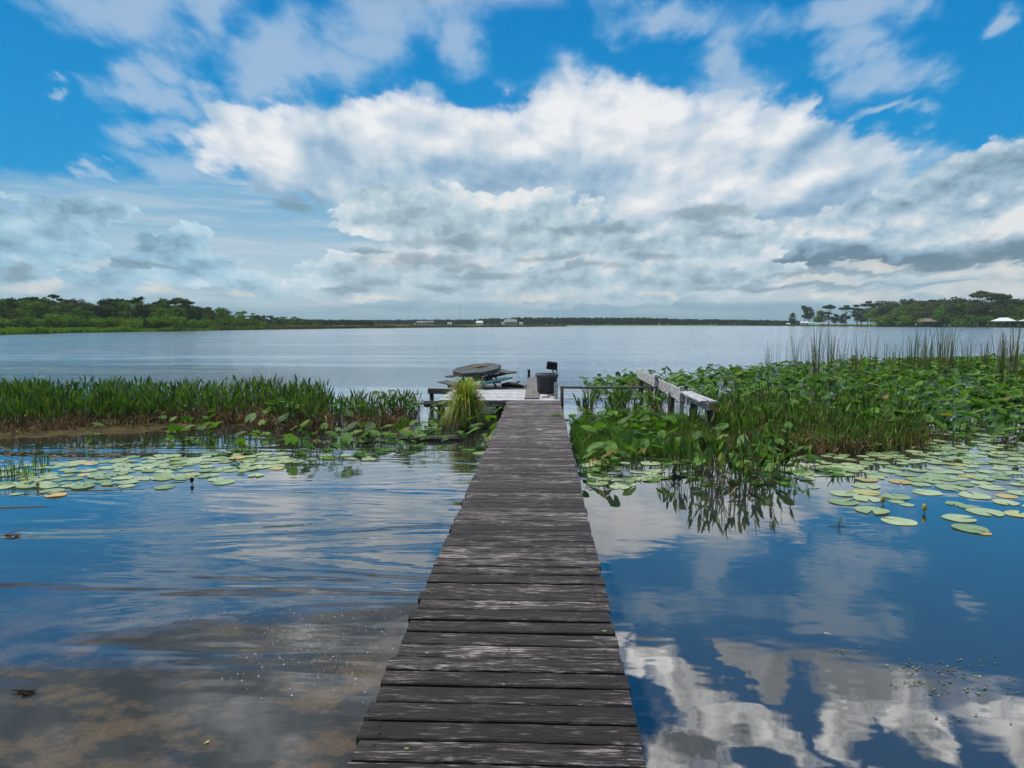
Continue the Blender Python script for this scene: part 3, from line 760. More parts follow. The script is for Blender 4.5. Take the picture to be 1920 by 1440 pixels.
def pick_proto(rg, h=.72, nl=9, brown=5, blade=.22, wid=.032):
    V, F, MI = [], [], []
    for k in range(nl):
        a = rg.uniform(0, 6.283); lean = rg.uniform(.03, .26); hh = h * rg.uniform(.66, 1.05)
        d = Vector((math.cos(a), math.sin(a), 0)); b0 = d * rg.uniform(0, .09) + Vector((rg.uniform(-.05, .05), rg.uniform(-.05, .05), -.12))
        top = b0 + d * (lean * hh) + Vector((0, 0, hh + .12 - blade))
        tri_tube(V, F, MI, [b0, (b0 + top) / 2 + d * .01, top], .0045, 1)
        bl = blade * rg.uniform(.75, 1.25); w = wid * rg.uniform(.7, 1.25)
        out = rg.uniform(.05, .55); tdir = (Vector((0, 0, 1)) + d * out).normalized()
        path = [top + tdir * (bl * q) + d * (.10 * bl * q * q) for q in (0, .14, .4, .72, 1)]
        sa = rg.uniform(0, 6.283); side = Vector((math.cos(sa), math.sin(sa), 0)); side = (side - tdir * side.dot(tdir)).normalized()
        strip(V, F, MI, path, [w * .25, w * .9, w, w * .6, .001], side, 0, .25)
    for k in range(brown):
        a = rg.uniform(0, 6.283); d = Vector((math.cos(a), math.sin(a), 0)); b0 = d * rg.uniform(0, .10) + Vector((0, 0, -.06))
        hh = rg.uniform(.12, .42) * h / .72
        kn = b0 + Vector((0, 0, hh)) + d * rg.uniform(.02, .10)
        e = kn + d * rg.uniform(.05, .22) + Vector((0, 0, -hh * rg.uniform(.1, .9)))
        sa = rg.uniform(0, 6.283); side = Vector((math.cos(sa), math.sin(sa), 0)); w = rg.uniform(.004, .012)
        blade1(V, F, MI, [b0, (b0 + kn) / 2, kn, (kn + e) / 2 + Vector((0, 0, .02)), e], [w * .6, w, w, w, w * .5], side, 2)
    return V, F, MI
def heart(V, F, MI, c, R3, s, cup=.15, mi=0):
    # heart shaped blade, notch towards -x, gently cupped and wavy
    o = len(V); out = []
    n = 14
    for i in range(n + 1):
        t = -math.pi + .34 + (2 * math.pi - .68) * i / n
        rr = s * (1.0 + .16 * math.cos(t) ** 2 * (1 if math.cos(t) > 0 else .4)) * (.80 + .0 * i)
        x = rr * math.cos(t) * 1.18; y = rr * math.sin(t) * .84
        z = cup * s * ((abs(y) / s) ** 2) + .05 * s * math.sin(3 * t + c.x * 9)
        out.append(Vector((x, y, z)))
    mid = [v * .5 + Vector((0, 0, -.03 * s)) for v in out]
    V.append(c + R3 @ Vector((0, 0, 0)))
    for v in mid: V.append(c + R3 @ v)
    for v in out: V.append(c + R3 @ v)
    for i in range(n):
        F.append((o, o + 1 + i, o + 2 + i)); MI.append(mi)
        F.append((o + 1 + i, o + n + 2 + i, o + n + 3 + i, o + 2 + i)); MI.append(mi)
def spat_proto(rg, h=.42, nl=6, spread=.38, s=.135, flat=.3):
    V, F, MI = [], [], []
    for k in range(nl):
        a = rg.uniform(0, 6.283); d = Vector((math.cos(a), math.sin(a), 0)); r = spread * rg.uniform(.15, 1)
        hh = h * rg.uniform(.35, 1.05)
        if rg.random() < flat: hh = .012
        c = d * r + Vector((0, 0, hh))
        b0 = d * (r * .25) + Vector((0, 0, -.2))
        if hh > .05: tri_tube(V, F, MI, [b0, b0 * .4 + c * .6 + Vector((0, 0, .04)) - d * .02, c], .0055, 1)
        tilt = rg.uniform(.1, .75) if hh > .05 else rg.uniform(0, .05)
        R3 = (Matrix.Rotation(rg.uniform(0, 6.283), 3, 'Z') @ Matrix.Rotation(-tilt, 3, 'Y') @ Matrix.Rotation(rg.uniform(-.3, .3) if hh > .05 else 0, 3, 'X'))
        heart(V, F, MI, c, R3, s * rg.uniform(.7, 1.25), rg.uniform(.05, .4) if hh > .05 else .03)
    return V, F, MI
def pad_proto(rg, s=1.0):
    V, F, MI = [], [], []
    n = 22; ph = rg.uniform(0, 6.28); V.append(Vector((0, 0, 0)))
    curl = rg.uniform(0, .05); notch = rg.uniform(.10, .24)
    for ring, q in ((0, .6), (1, 1.0)):
        for i in range(n + 1):
            t = notch + (2 * math.pi - 2 * notch) * i / n
            rr = q * (1 + (.03 * math.sin(3 * t + ph) + .02 * math.sin(5 * t)) * ring)
            z = ring * (curl * max(0, math.sin(t + ph)) ** 3 + .008 * math.sin(4 * t + ph))
            V.append(Vector((rr * math.cos(t), rr * math.sin(t), z)))
    for i in range(n):
        F.append((0, 1 + i, 2 + i)); F.append((1 + i, n + 2 + i, n + 3 + i, 2 + i)); MI += [0, 0]
    return V, F, MI
def to_mesh(name, VFM, mats, smooth=True):
    V, F, MI = VFM
    me = bpy.data.meshes.new(name); me.from_pydata([tuple(v) for v in V], [], F)
    for mm in mats: me.materials.append(mm)
    me.polygons.foreach_set('material_index', MI)
    if smooth: me.polygons.foreach_set('use_smooth', [True] * len(F))
    me.update(); return me
class Proto:
    def __init__(s, name, VFM, mats):
        s.vfm = VFM; s.me = to_mesh(name, VFM, mats)
        s.V = np.array([tuple(v) for v in VFM[0]]); s.F = VFM[1]; s.MI = VFM[2]
def merge_inst(name, protos, inst, mats, label, kind='stuff'):
    Vs, Fs, Ms = [], [], []; o = 0
    for (pi, x, y, z, rz, sc) in inst:
        p = protos[pi]; c, s_ = math.cos(rz) * sc, math.sin(rz) * sc
        V = p.V; W = np.empty_like(V)
        W[:, 0] = V[:, 0] * c - V[:, 1] * s_ + x; W[:, 1] = V[:, 0] * s_ + V[:, 1] * c + y; W[:, 2] = V[:, 2] * sc + z
        Vs.append(W); Fs += [tuple(i + o for i in f) for f in p.F]; Ms += p.MI; o += len(V)
    me = bpy.data.meshes.new(name); me.from_pydata(np.concatenate(Vs).tolist(), [], Fs)
    for mm in mats: me.materials.append(mm)
    me.polygons.foreach_set('material_index', Ms); me.polygons.foreach_set('use_smooth', [True] * len(Fs)); me.update()
    ob = bpy.data.objects.new(name, me); C.objects.link(ob); tag(ob, label, None, None, kind)
    return ob
def place(name, protos, inst, mats, labelf, cat, group, cap, stuffname, stufflabel):
    inst = sorted(inst, key=lambda q: q[1] ** 2 + q[2] ** 2)
    for (pi, x, y, z, rz, sc) in inst[:cap]:
        ob = bpy.data.objects.new(name, protos[pi].me); C.objects.link(ob)
        ob.location = (x, y, z); ob.rotation_euler = (0, 0, rz); ob.scale = (sc, sc, sc)
        lab, grp = labelf(x, y, pi)
        tag(ob, lab, cat, grp or group)
    if len(inst) > cap: merge_inst(stuffname, protos, inst[cap:], mats, stufflabel)
def poly_px(pts, z=0.0): return [G(px, py, z).xy for (px, py) in pts]
def inside(p, poly):
    r = False; j = len(poly) - 1
    for i in range(len(poly)):
        a, b = poly[i], poly[j]
        if (a[1] > p[1]) != (b[1] > p[1]) and p[0] < (b[0] - a[0]) * (p[1] - a[1]) / (b[1] - a[1]) + a[0]: r = not r
        j = i
    return r
from mathutils import noise as mnoise
def scat(poly, dens, rg, clump=0.0, cs=1.0, avoid=True):
    xs = [p[0] for p in poly]; ys = [p[1] for p in poly]
    A = (max(xs) - min(xs)) * (max(ys) - min(ys)); out = []
    for _ in range(int(A * dens)):
        p = (rg.uniform(min(xs), max(xs)), rg.uniform(min(ys), max(ys)))
        if not inside(p, poly): continue
        if avoid and XL - .22 < p[0] < XR + .16 and p[1] < 16.6: continue
        if avoid and -2.5 < p[0] < .6 and 16.2 < p[1] < 23.2: continue
        if clump and mnoise.noise(Vector((p[0] * cs, p[1] * cs, 3.3))) * .5 + .5 < clump * rg.uniform(.7, 1.3): continue
        out.append(p)
    return out

rg = random.Random(5)
PM = [M_pick, M_stalk, M_brown]
pickP = [Proto('pickerelweed', pick_proto(rg, .74, 10, 8, .22, .022), PM) for _ in range(7)]            # bed plants
pickS = [Proto('pickerelweed', pick_proto(rg, .60, 8, 13, .17, .018), PM) for _ in range(5)]   # shorter, browner
pickN = [Proto('pickerelweed', pick_proto(rg, .60, 5, 2, .16, .026), PM) for _ in range(5)]   # the near clump
allP = pickP + pickS + pickN
inst = []
def addp(pts, lo, hi, s0, s1, z=0.0):
    for p in pts: inst.append((rg.randrange(lo, hi), p[0], p[1], z, rg.uniform(0, 6.28), rg.uniform(s0, s1)))
LB1 = [(-17, 13.2), (-12.5, 13.4), (-10.0, 13.6), (-8.6, 14.6), (-6.6, 15.3), (-5.3, 15.6), (-5.6, 19.2), (-8, 19.6), (-12, 19.8), (-17, 20)]
LB2 = [(-6.2, 14.6), (-4.6, 13.8), (-3.0, 14.4), (-2.75, 15.8), (-3.0, 17.3), (-5.5, 17.2)]
addp(scat(LB1, 10, rg, .26, 1.4), 0, 7, .66, 1.08)
addp(scat([(-17, 13.2), (-12.5, 13.4), (-10.0, 13.6), (-8.6, 14.6), (-6.6, 15.3), (-6, 16.5), (-17, 15)], 7, rg, .35, 1.5), 7, 12, .6, .95)
addp(scat(LB2, 12, rg, .36, 1.6), 0, 12, .62, 1.0)
RB1 = [(.85, 15.8), (1.6, 15.3), (3.0, 15.6), (3.0, 17.2), (1.0, 17.6)]
addp(scat(RB1, 9, rg, .42, 2.2), 0, 7, .8, 1.0)
RB2 = poly_px([(1230, 838), (1400, 850), (1600, 852), (1735, 842), (1730, 800), (1640, 780), (1500, 770), (1330, 772), (1345, 800)])
addp(scat(RB2, 10, rg, .40, 1.2), 7, 12, .6, 1.05)
addp(scat(RB2, 2.5, rg, .48, .9), 0, 7, .7, .95)
RB3 = poly_px([(1360, 770), (1700, 788), (1720, 765), (1560, 748), (1380, 748)])
addp(scat(RB3, 5, rg, .44, .8), 7, 12, .65, 1.0)
near = poly_px([(1240, 905), (1290, 928), (1400, 936), (1480, 918), (1470, 885), (1340, 878), (1250, 882)])
addp(scat(near, 11, rg, .35, 2.5), 12, 17, .85, 1.12)
addp(poly_px([(1500, 885), (1235, 880), (1420, 865), (1180, 862), (1390, 925), (1310, 915), (1350, 905)]), 12, 17, .8, 1.05)
addp(poly_px([(1760, 820), (1790, 835), (1845, 815), (1880, 828), (1905, 845)]), 7, 12, .6, .8)
def plab(x, y, pi=0):
    look = 'browning' if 7 <= pi < 12 else 'dark green'
    if x > 0 and y < 10.8:
        z = 'left' if x < 2.35 else 'middle' if x < 2.9 else 'right'
        return 'pickerelweed with upright spearhead leaves, %s of the nearest clump on open water' % z, 'pickerelweed %s in the near clump' % z
    if x > 3.2:
        k = x / y; z = 'just right of the plank wall' if k < .32 else 'in the middle of the right hand bed' if k < .43 else 'at the right tip of the right hand bed'
        r = 'front row' if y < 12.9 else 'second row' if y < 14.2 else 'inner row'
        return '%s pickerelweed, %s, %s' % (look, r, z), '%s pickerelweed, %s %s' % (look, r, z)
    if x > 0:
        r = 'near the boardwalk' if x < 1.7 else 'against the plank wall'
        return '%s pickerelweed before open water %s, under the thin pole' % (look, r), '%s pickerelweed %s' % (look, r)
    r = 'front' if y < 14.7 else 'middle' if y < 16 else 'back'
    if x > -5.6: return '%s pickerelweed, %s of the sparse bed left of the sedge clump' % (look, r), '%s pickerelweed, %s left of the sedge' % (look, r)
    z = 'at the far left' if x < -9.6 else 'behind the mud bank' if x < -7.4 else 'near the right end'
    return 'tall %s pickerelweed %s of the dense left bed, %s row' % (look, z, r), '%s pickerelweed in the left bed %s %s' % (look, z, r)
place('pickerelweed', allP, inst, PM, plab, 'water plant', 'pickerelweed', 300, 'pickerelweed_bed', 'mass of upright pickerelweed farther back in the beds')

# spatterdock
SM = [M_spat, M_stalk]
spP = [Proto('spatterdock', spat_proto(rg, .38, 8, .42, .112, .25), SM) for _ in range(7)]
spN = [Proto('spatterdock', spat_proto(rg, .28, 5, .40, .12, .40), SM) for _ in range(6)]
spT = [Proto('spatterdock', spat_proto(rg, .50, 3, .25, .13, .0), SM) for _ in range(4)]
allS = spP + spN + spT; inst = []
field = poly_px([(1100, 702), (1200, 692), (1400, 682), (1600, 670), (1920, 664), (2150, 662), (2150, 800), (1900, 795), (1700, 780), (1500, 752), (1345, 745), (1270, 728), (1110, 728)], .42)
pts = scat(field, 2.9, rg, .25, .35)
pts = [p for p in pts if not (2.85 < p[0] < 3.35 and 13 < p[1] < 23.6)]
addp(pts, 0, 7, .85, 1.2)
addp(scat([(-13, 12.8), (-10.0, 13.2), (-8.6, 14.0), (-6.6, 14.9), (-6.6, 14.2), (-8.8, 13.3), (-11, 12.5)], 1.6, rg), 7, 13, .8, 1.15)
addp(scat(poly_px([(300, 830), (420, 805), (560, 800), (760, 805), (905, 835), (870, 850), (760, 850), (660, 870), (520, 868), (400, 858), (300, 850)]), 2.2, rg, .30, 1.5), 7, 13, .8, 1.2)
addp(scat([(-6.2, 14.0), (-3.2, 13.8), (-3.0, 17.0), (-5.6, 17.0)], 2.0, rg), 13, 17, .85, 1.15)
addp(scat([(-8.5, 14.5), (-5.8, 15), (-5.8, 16), (-8.5, 15.5)], 1.3, rg), 13, 17, .7, .95)
addp(scat(RB2, 1.5, rg, .45, 1.1), 7, 17, .8, 1.1)
addp([(-2.9, 15.6), (-2.6, 15.3), (-2.4, 15.5), (-2.75, 15.95), (-2.2, 15.7), (-1.0, 15.6), (-.95, 15.0)], 13, 17, .75, .95)
addp(poly_px([(925, 822), (905, 812), (918, 838), (850, 822), (700, 850), (620, 862), (560, 845), (800, 838), (455, 850)]), 7, 13, .9, 1.2)
addp(scat(poly_px([(1075, 905), (1070, 800), (1180, 790), (1400, 830), (1560, 862), (1540, 905), (1470, 925), (1230, 915), (1150, 905)]), 3.4, rg, .22, 1.5), 7, 13, .8, 1.2)
addp(scat(poly_px([(1085, 850), (1085, 795), (1180, 780), (1300, 800), (1300, 850)]), 2.6, rg), 7, 17, .8, 1.1)
addp(scat(poly_px([(1740, 805), (1920, 812), (1920, 850), (1760, 838)]), 2.0, rg, .35, 1), 7, 13, .7, 1.0)
def slab(x, y, pi=0):
    look = 'tall stalked' if pi >= 13 else 'low wide leaved' if pi >= 7 else 'heart leaved'
    if x > 0:
        if y < 14.2 and x < 6:
            k = x / y; z = 'right beside the boardwalk' if k < .13 else 'around the near pickerelweed clump' if k < .28 else 'right of the near pickerelweed clump'
            r = 'front' if y < 10.2 else 'rear'
            return '%s spatterdock %s, %s plant' % (look, z, r), '%s spatterdock %s %s' % (look, z, r)
        k = x / y; z = 'left of the plank wall top' if k < .15 else 'just right of the plank wall' if k < .32 else 'under the left reeds' if k < .43 else 'under the right reeds' if k < .55 else 'between right reeds and frame edge' if k < .63 else 'at the right frame edge'
        r = 'nearest band' if y < 17.5 else 'middle band' if y < 21 else 'far band'
        return '%s spatterdock %s, %s of the right field' % (look, z, r), '%s spatterdock %s %s' % (look, z, r)
    r = 'rear' if y > 14 else 'inner' if y > 12.6 else 'front'
    z = 'before the mud bank' if x < -7 else 'at the left bed middle' if x < -4.6 else 'two strides left of the sedge' if x < -3.2 else 'around the sedge foot'
    return '%s spatterdock with tilted leaves %s, %s plant' % (look, z, r), '%s spatterdock %s %s' % (look, z, r)
place('spatterdock', allS, inst, SM, slab, 'water plant', 'spatterdock', 300, 'spatterdock_field', 'carpet of heart leaved spatterdock reaching to the open lake')

# lily pads
padP = [Proto('lily_pad', pad_proto(rg), [M_pad]) for _ in range(6)]
padO = [Proto('lily_pad', pad_proto(rg), [M_pador]) for _ in range(2)]
named = [(1624, 912, 51), (1582, 926, 50), (1624, 924, 50), (1582, 942, 54), (1626, 936, 50), (1680, 932, 51), (1635, 958, 60), (1685, 978, 62), (1738, 924, 50), (1827, 930, 56),
         (1783, 915, 53), (1848, 961, 62), (1799, 973, 58), (1819, 992, 62), (1680, 941, 27), (1700, 947, 27), (1790, 945, 33), (1815, 951, 33), (1910, 965, 50), (1886, 943, 45),
         (155, 913, 44), (98, 921, 44), (30, 927, 24), (237, 912, 31), (309, 914, 39), (406, 900, 33), (419, 905, 42), (480, 892, 31), (900, 850, 30), (1915, 925, 44), (1860, 915, 44), (1720, 900, 40)]
namedO = [(105, 929, 39), (1688, 904, 42), (1624, 900, 40), (1888, 931, 36), (519, 879, 28), (1846, 1001, 26)]
isol = {(1685, 978): 'pale green notched lily pad floating nearest, left of two yellow buds', (1635, 958): 'large pale lily pad at the lower left edge of the right pads',
        (1819, 992): 'lily pad touching a curled orange leaf, lowest on the right', (1799, 973): 'lily pad with deep notch just above the lowest pad on the right',
        (1848, 961): 'wide pale lily pad left of the frame edge in the right group', (30, 927): 'tiny lily pad at the far left below the left pads',
        (155, 913): 'round pale lily pad floating alone below the left pad carpet', (98, 921): 'lily pad beside the orange floating pad on the left',
        (309, 914): 'single olive lily pad over the bright cloud reflection on the left', (419, 905): 'front lily pad of a close pair left of the boardwalk',
        (406, 900): 'rear lily pad of a close pair left of the boardwalk', (900, 850): 'small lily pad beside the left boardwalk edge below the sedge'}
isolO = {(105, 929): 'orange dying lily pad floating at the left below the carpet', (519, 879): 'yellow lily pad at the right end of the left pad carpet',
         (1688, 904): 'yellow orange lily pad at the upper edge of the right group', (1624, 900): 'orange brown lily pad above the leftmost right hand pads',
         (1888, 931): 'brown and yellow curled lily pad among the right pads', (1846, 1001): 'curled orange leaf at the rim of the lowest right lily pad'}
occ = []
def put_pad(mesh, x, y, r, z, lab, grp):
    ob = bpy.data.objects.new('lily_pad', mesh); C.objects.link(ob)
    ob.location = (x, y, z); ob.rotation_euler = (0, 0, rg.uniform(0, 6.28)); ob.scale = (r, r * rg.uniform(.9, 1), r)
    tag(ob, lab, 'lily pad', grp)
cnt = 0
for lst, prot, labs in ((named, padP, isol), (namedO, padO, isolO)):
    for (px, py, w) in lst:
        g = G(px, py); r = w / FPX * g.y / 2
        sidew = 'right' if px > 960 else 'left'
        lab = labs.get((px, py)) or ('%s pale lily pad in the loose right front group, %s' % ('small' if w < 40 else 'round', ('left of the two yellow buds' if px < 1650 else 'between the two yellow buds' if px < 1735 else 'right of both yellow buds')) if px > 960 else 'pale lily pad in the loose left front group')
        put_pad(prot[cnt % len(prot)].me, g.x, g.y, r, .006 + .0007 * (cnt % 7), lab, None if (px, py) in labs else lab)
        occ.append((g.x, g.y, r)); cnt += 1
cand = []
def padlab(x, y, r, old):
    look = ('yellowing ' if old else 'green ') + ('large' if r > .155 else 'small')
    k = x / y
    if x < 0:
        z = 'around the rush tufts' if k < -.66 else 'before the mud bank' if k < -.5 else 'at the right end' if k > -.38 else 'in the middle'
        q = 'left carpet'
    elif k < .2: z = 'beside the boardwalk'; q = 'narrow strip'
    else:
        z = 'left end' if k < .45 else 'middle' if k < .56 else 'right end'; q = 'right carpet'
    rr = 'front' if y < 9.7 else 'middle row' if y < 10.9 else 'back'
    return ('%s lily pad %s %s the %s, %s' % (look, z, 'of' if 'end' in z or 'middle' in z else 'in', q, rr)), '%s pads, %s %s %s' % (look, z, q, rr)
def padreg(poly, dens, r0, r1, clump, cs=1.2, overlap=.75):
    for p in scat(poly, dens * 1.15, rg, clump, cs):
        r = rg.uniform(r0, r1) * (.78 if p[0] < 0 else .84)
        if any((p[0] - a) ** 2 + (p[1] - b) ** 2 < ((r + c) * overlap) ** 2 for a, b, c in occ): continue
        occ.append((p[0], p[1], r)); cand.append((p[0], p[1], r))
padreg(poly_px([(-60, 918), (60, 916), (200, 908), (340, 900), (480, 882), (560, 868), (540, 852), (420, 848), (230, 858), (60, 872), (-60, 880)]), 34, .11, .19, .24, 1.6, .62)
padreg(poly_px([(560, 872), (700, 864), (720, 852), (560, 855)]), 8, .10, .16, .2)
padreg(poly_px([(1080, 905), (1200, 922), (1250, 900), (1240, 865), (1090, 862)]), 15, .12, .20, .1, 1, .6)
padreg(poly_px([(1400, 870), (1520, 900), (1640, 896), (1760, 905), (1920, 915), (2000, 940), (2000, 860), (1920, 845), (1760, 835), (1500, 855)]), 26, .10, .18, .30, 1.3, .66)
padreg(poly_px([(1700, 905), (1780, 925), (1930, 955), (2000, 960), (2000, 905)]), 12, .12, .19, .2, 1.2, .8)
padreg(poly_px([(1740, 835), (1960, 850), (1960, 800), (1760, 795)]), 9, .10, .16, .25, 1)
cand.sort(key=lambda q: q[0] ** 2 + q[1] ** 2)
room = 300 - cnt
for i, (x, y, r) in enumerate(cand[:room]):
    old = rg.random() < .02
    put_pad((padO if old else padP)[i % (2 if old else 6)].me, x, y, r, .006 + .0007 * (i % 9),
            *padlab(x, y, r, old))
if len(cand) > room:
    merge_inst('lily_pad_carpet', padP, [(i % 6, x, y, .006 + .0007 * (i % 9), rg.uniform(0, 6.28), r) for i, (x, y, r) in enumerate(cand[room:])], [M_pad], 'floating lily pads farther back in the carpets')
print('pads', cnt, len(cand))

# grass mats, litter, mud
def grass_mesh(pts, h0, h1, w, mats, name, label, lean=.5, kind='stuff', z0=-.02, per=4):
    V, F, MI = [], [], []
    for p in pts:
        for _ in range(per):
            a = rg.uniform(0, 6.28); d = Vector((math.cos(a), math.sin(a), 0)); h = rg.uniform(h0, h1)
            b0 = Vector((p[0] + rg.uniform(-.06, .06), p[1] + rg.uniform(-.06, .06), z0)); l = lean * rg.uniform(.2, 1) * h
            sa = rg.uniform(0, 6.28); side = Vector((math.cos(sa), math.sin(sa), 0))
            blade1(V, F, MI, [b0, b0 + d * l * .3 + Vector((0, 0, h * .6)), b0 + d * l + Vector((0, 0, h * rg.uniform(.7, 1)))], [w * .7, w, .001], side, 0)
    ob = bpy.data.objects.new(name, to_mesh(name, (V, F, MI), mats)); C.objects.link(ob)
    tag(ob, label, None, None, kind); return ob
GR = poly_px([(1078, 868), (1072, 800), (1120, 790), (1200, 783), (1330, 795), (1345, 835), (1280, 860), (1180, 862)])
grass_mesh(scat(GR, 240, rg, .42, 2.0), .14, .36, .006, [M_grass], 'marsh_grass', 'bright green grass mat between the boardwalk and the plank wall', .7)
BRp = scat(RB2, 130, rg, .33, 1.3) + scat([(-17, 13.2), (-12.5, 13.2), (-10.0, 13.3), (-8.6, 14.2), (-6.6, 14.9), (-4.6, 13.8), (-3.0, 14.4), (-3.0, 15.8), (-6, 16.6), (-17, 15.6)], 62, rg, .40, 1.3)
grass_mesh(BRp, .08, .36, .007, [M_brown], 'dead_stem_litter', 'brown dead stems matted along the foot of the plant beds', 1.6)
grass_mesh(scat(RB2, 60, rg, .40, 1.0), .2, .5, .006, [M_grass], 'fine_rushes', 'fine green rushes mixed into the right hand bed', .3)
# grass tuft in the deck and sprigs at the left edge
o = grass_mesh([(.27 + rg.uniform(-.06, .06), 13.6 + rg.uniform(-.10, .10)) for _ in range(40)], .03, .07, .003, [M_grass], 'grass_tuft', 'small green grass tuft growing between planks near the platform', 1.0, None, DZ - .01)
tag(o, None, 'grass tuft')
for i, (px, py, lab) in enumerate([(22, 893, 'thin dark rush sprigs at the far left edge of the pads'), (52, 897, 'small bright rush tuft standing in the left lily pads'), (75, 875, 'brownish rush tuft behind the left lily pads'), (1215, 760, 'leaning rushes at the foot of the plank wall')]):
    g = G(px, py)
    o = grass_mesh([(g.x + rg.gauss(0, .08), g.y + rg.gauss(0, .08)) for _ in range(9)], .16, .34, .005, [M_grass if i % 2 else M_pick], 'rush_tuft', lab, .35, None)
    tag(o, None, 'rush tuft')

def sheet(name, poly, z, mat, label=None, kind='structure', step=.12, amp=.03):
    # irregular low bank: a grid clipped to the outline, falling below the water at its rim
    xs = [p[0] for p in poly]; ys = [p[1] for p in poly]; V, F, idx = [], [], {}
    nx = int((max(xs) - min(xs)) / step) + 3; ny = int((max(ys) - min(ys)) / step) + 3
    P2 = [Vector(p) for p in poly]
    def sd_(p):
        dm = 1e9
        for i in range(len(P2)):
            a, b = P2[i - 1], P2[i]; t = max(0, min(1, (p - a).dot(b - a) / max((b - a).length_squared, 1e-9)))
            dm = min(dm, (a + (b - a) * t - p).length)
        return dm if inside(p, poly) else -dm
    for j in range(ny):
        for i in range(nx):
            p = Vector((min(xs) - step + i * step, min(ys) - step + j * step))
            s_ = sd_(p) + .5 * mnoise.noise(Vector((p.x * 1.1, p.y * 2.2, 0))) + .22 * mnoise.noise(Vector((p.x * 4, p.y * 6, 2)))
            zz = z * max(-1.5, min(1, s_ / .45)) + amp * mnoise.noise(Vector((p.x * 3, p.y * 5, 5)))
            V.append((p.x, p.y, zz))
    for j in range(ny - 1):
        for i in range(nx - 1):
            a = j * nx + i; q = (a, a + 1, a + nx + 1, a + nx)
            if max(V[k][2] for k in q) > -.03: F.append(q)
    o = meshobj(name, V, F, mat, None, True); tag(o, label, None, None, kind); return o
def mud_mat():
    m, t, out = newmat('wet_mud')
    tc = t.node('ShaderNodeTexCoord').outputs['Object']
    n = t.noise(t.v('MULTIPLY', tc, (1, 2, 1)), 3, 6, .65); n2 = t.noise(tc, 25, 4, .6)
    c = t.ramp(n, [(.35, (.022, .017, .008)), (.5, (.05, .038, .012)), (.65, (.085, .066, .018)), (.75, (.05, .065, .015))])
    c = t.mix(t.ss(n2, .4, .7, 0, .5), c, (.03, .022, .012))
    b = t.node('ShaderNodeBsdfPrincipled'); t.put(b.inputs['Base Color'], c); b.inputs['Roughness'].default_value = .85; b.inputs['Specular IOR Level'].default_value = .1
    bp = t.node('ShaderNodeBump'); bp.inputs['Distance'].default_value = .02; t.put(bp.inputs['Height'], n2); t.l.new(bp.outputs[0], b.inputs['Normal'])
    t.l.new(b.outputs[0], out.inputs[0]); return m
M_mud = mud_mat()
sheet('mud_bank', [(-17, 12.9), (-12.5, 12.6), (-10.4, 12.7), (-8.6, 13.6), (-7.2, 14.2), (-6.4, 15.0), (-8, 15.8), (-17, 15.2)], .04, M_mud)

# leaf bits and algae floating: uncountable
def flecks(name, pts, s0, s1, mat, label, zt=.004):
    V, F, MI = [], [], []
    for p in pts:
        s_ = rg.uniform(s0, s1); a = rg.uniform(0, 6.28); o_ = len(V); n = 5
        for k in range(n):
            t = a + k * 6.283 / n; r = s_ * rg.uniform(.5, 1.1)
            V.append(Vector((p[0] + r * math.cos(t) * 1.3, p[1] + r * math.sin(t), zt + rg.uniform(0, .004))))
        F.append(tuple(range(o_, o_ + n))); MI.append(0)
    o = bpy.data.objects.new(name, to_mesh(name, (V, F, MI), [mat], False)); C.objects.link(o); tag(o, label, None, None, 'stuff'); return o
M_debris = leaf_mat('dark_debris', [(0, (.02, .018, .012)), (.6, (.05, .04, .025)), (1, (.10, .09, .03))], .7, 0)
M_foam = plain_mat('pale_foam', (.75, .76, .74), .5, .4, .1)
M_duck = leaf_mat('duckweed', [(0, (.04, .05, .025)), (.7, (.09, .11, .05)), (1, (.25, .3, .12))], .5, 0)
flecks('floating_plant_scraps', scat(poly_px([(-30, 868), (-30, 838), (140, 838), (270, 826), (330, 830), (290, 850), (190, 862)]), 190, rg, .42, 2.2), .012, .045, M_debris, 'dark scraps of dead plants floating before the mud bank')
pts = []
for (cx, cy, sx, sy, n) in ((560, 1190, 45, 35, 60), (600, 1240, 70, 35, 70), (660, 1180, 50, 25, 40), (450, 1155, 70, 8, 30), (230, 1160, 60, 5, 22), (640, 1260, 40, 20, 30), (510, 1260, 60, 30, 25), (560, 1140, 80, 30, 20)):
    for _ in range(n): pts.append(G(rg.gauss(cx, sx), rg.gauss(cy, sy)).xy)
pts = [p for p in pts if p[0] < XL - .05]
flecks('foam_flecks', pts, .0012, .0042, M_foam, 'tiny pale foam flecks on the water left of the boardwalk')
pts = []
for (cx, cy, sx, sy, n) in ((1715, 1252, 18, 6, 26), (1700, 1282, 16, 4, 20), (1585, 1222, 18, 5, 14), (1780, 1260, 40, 14, 34), (1830, 1290, 40, 12, 26), (1770, 1298, 26, 8, 16), (1905, 1300, 14, 20, 14), (1780, 1350, 30, 8, 10), (1850, 1240, 20, 6, 10)):
    for _ in range(n): pts.append(G(rg.gauss(cx, sx), rg.gauss(cy, sy)).xy)
flecks('duckweed_scraps', pts, .004, .011, M_duck, 'dark scraps of duckweed drifting at the lower right')

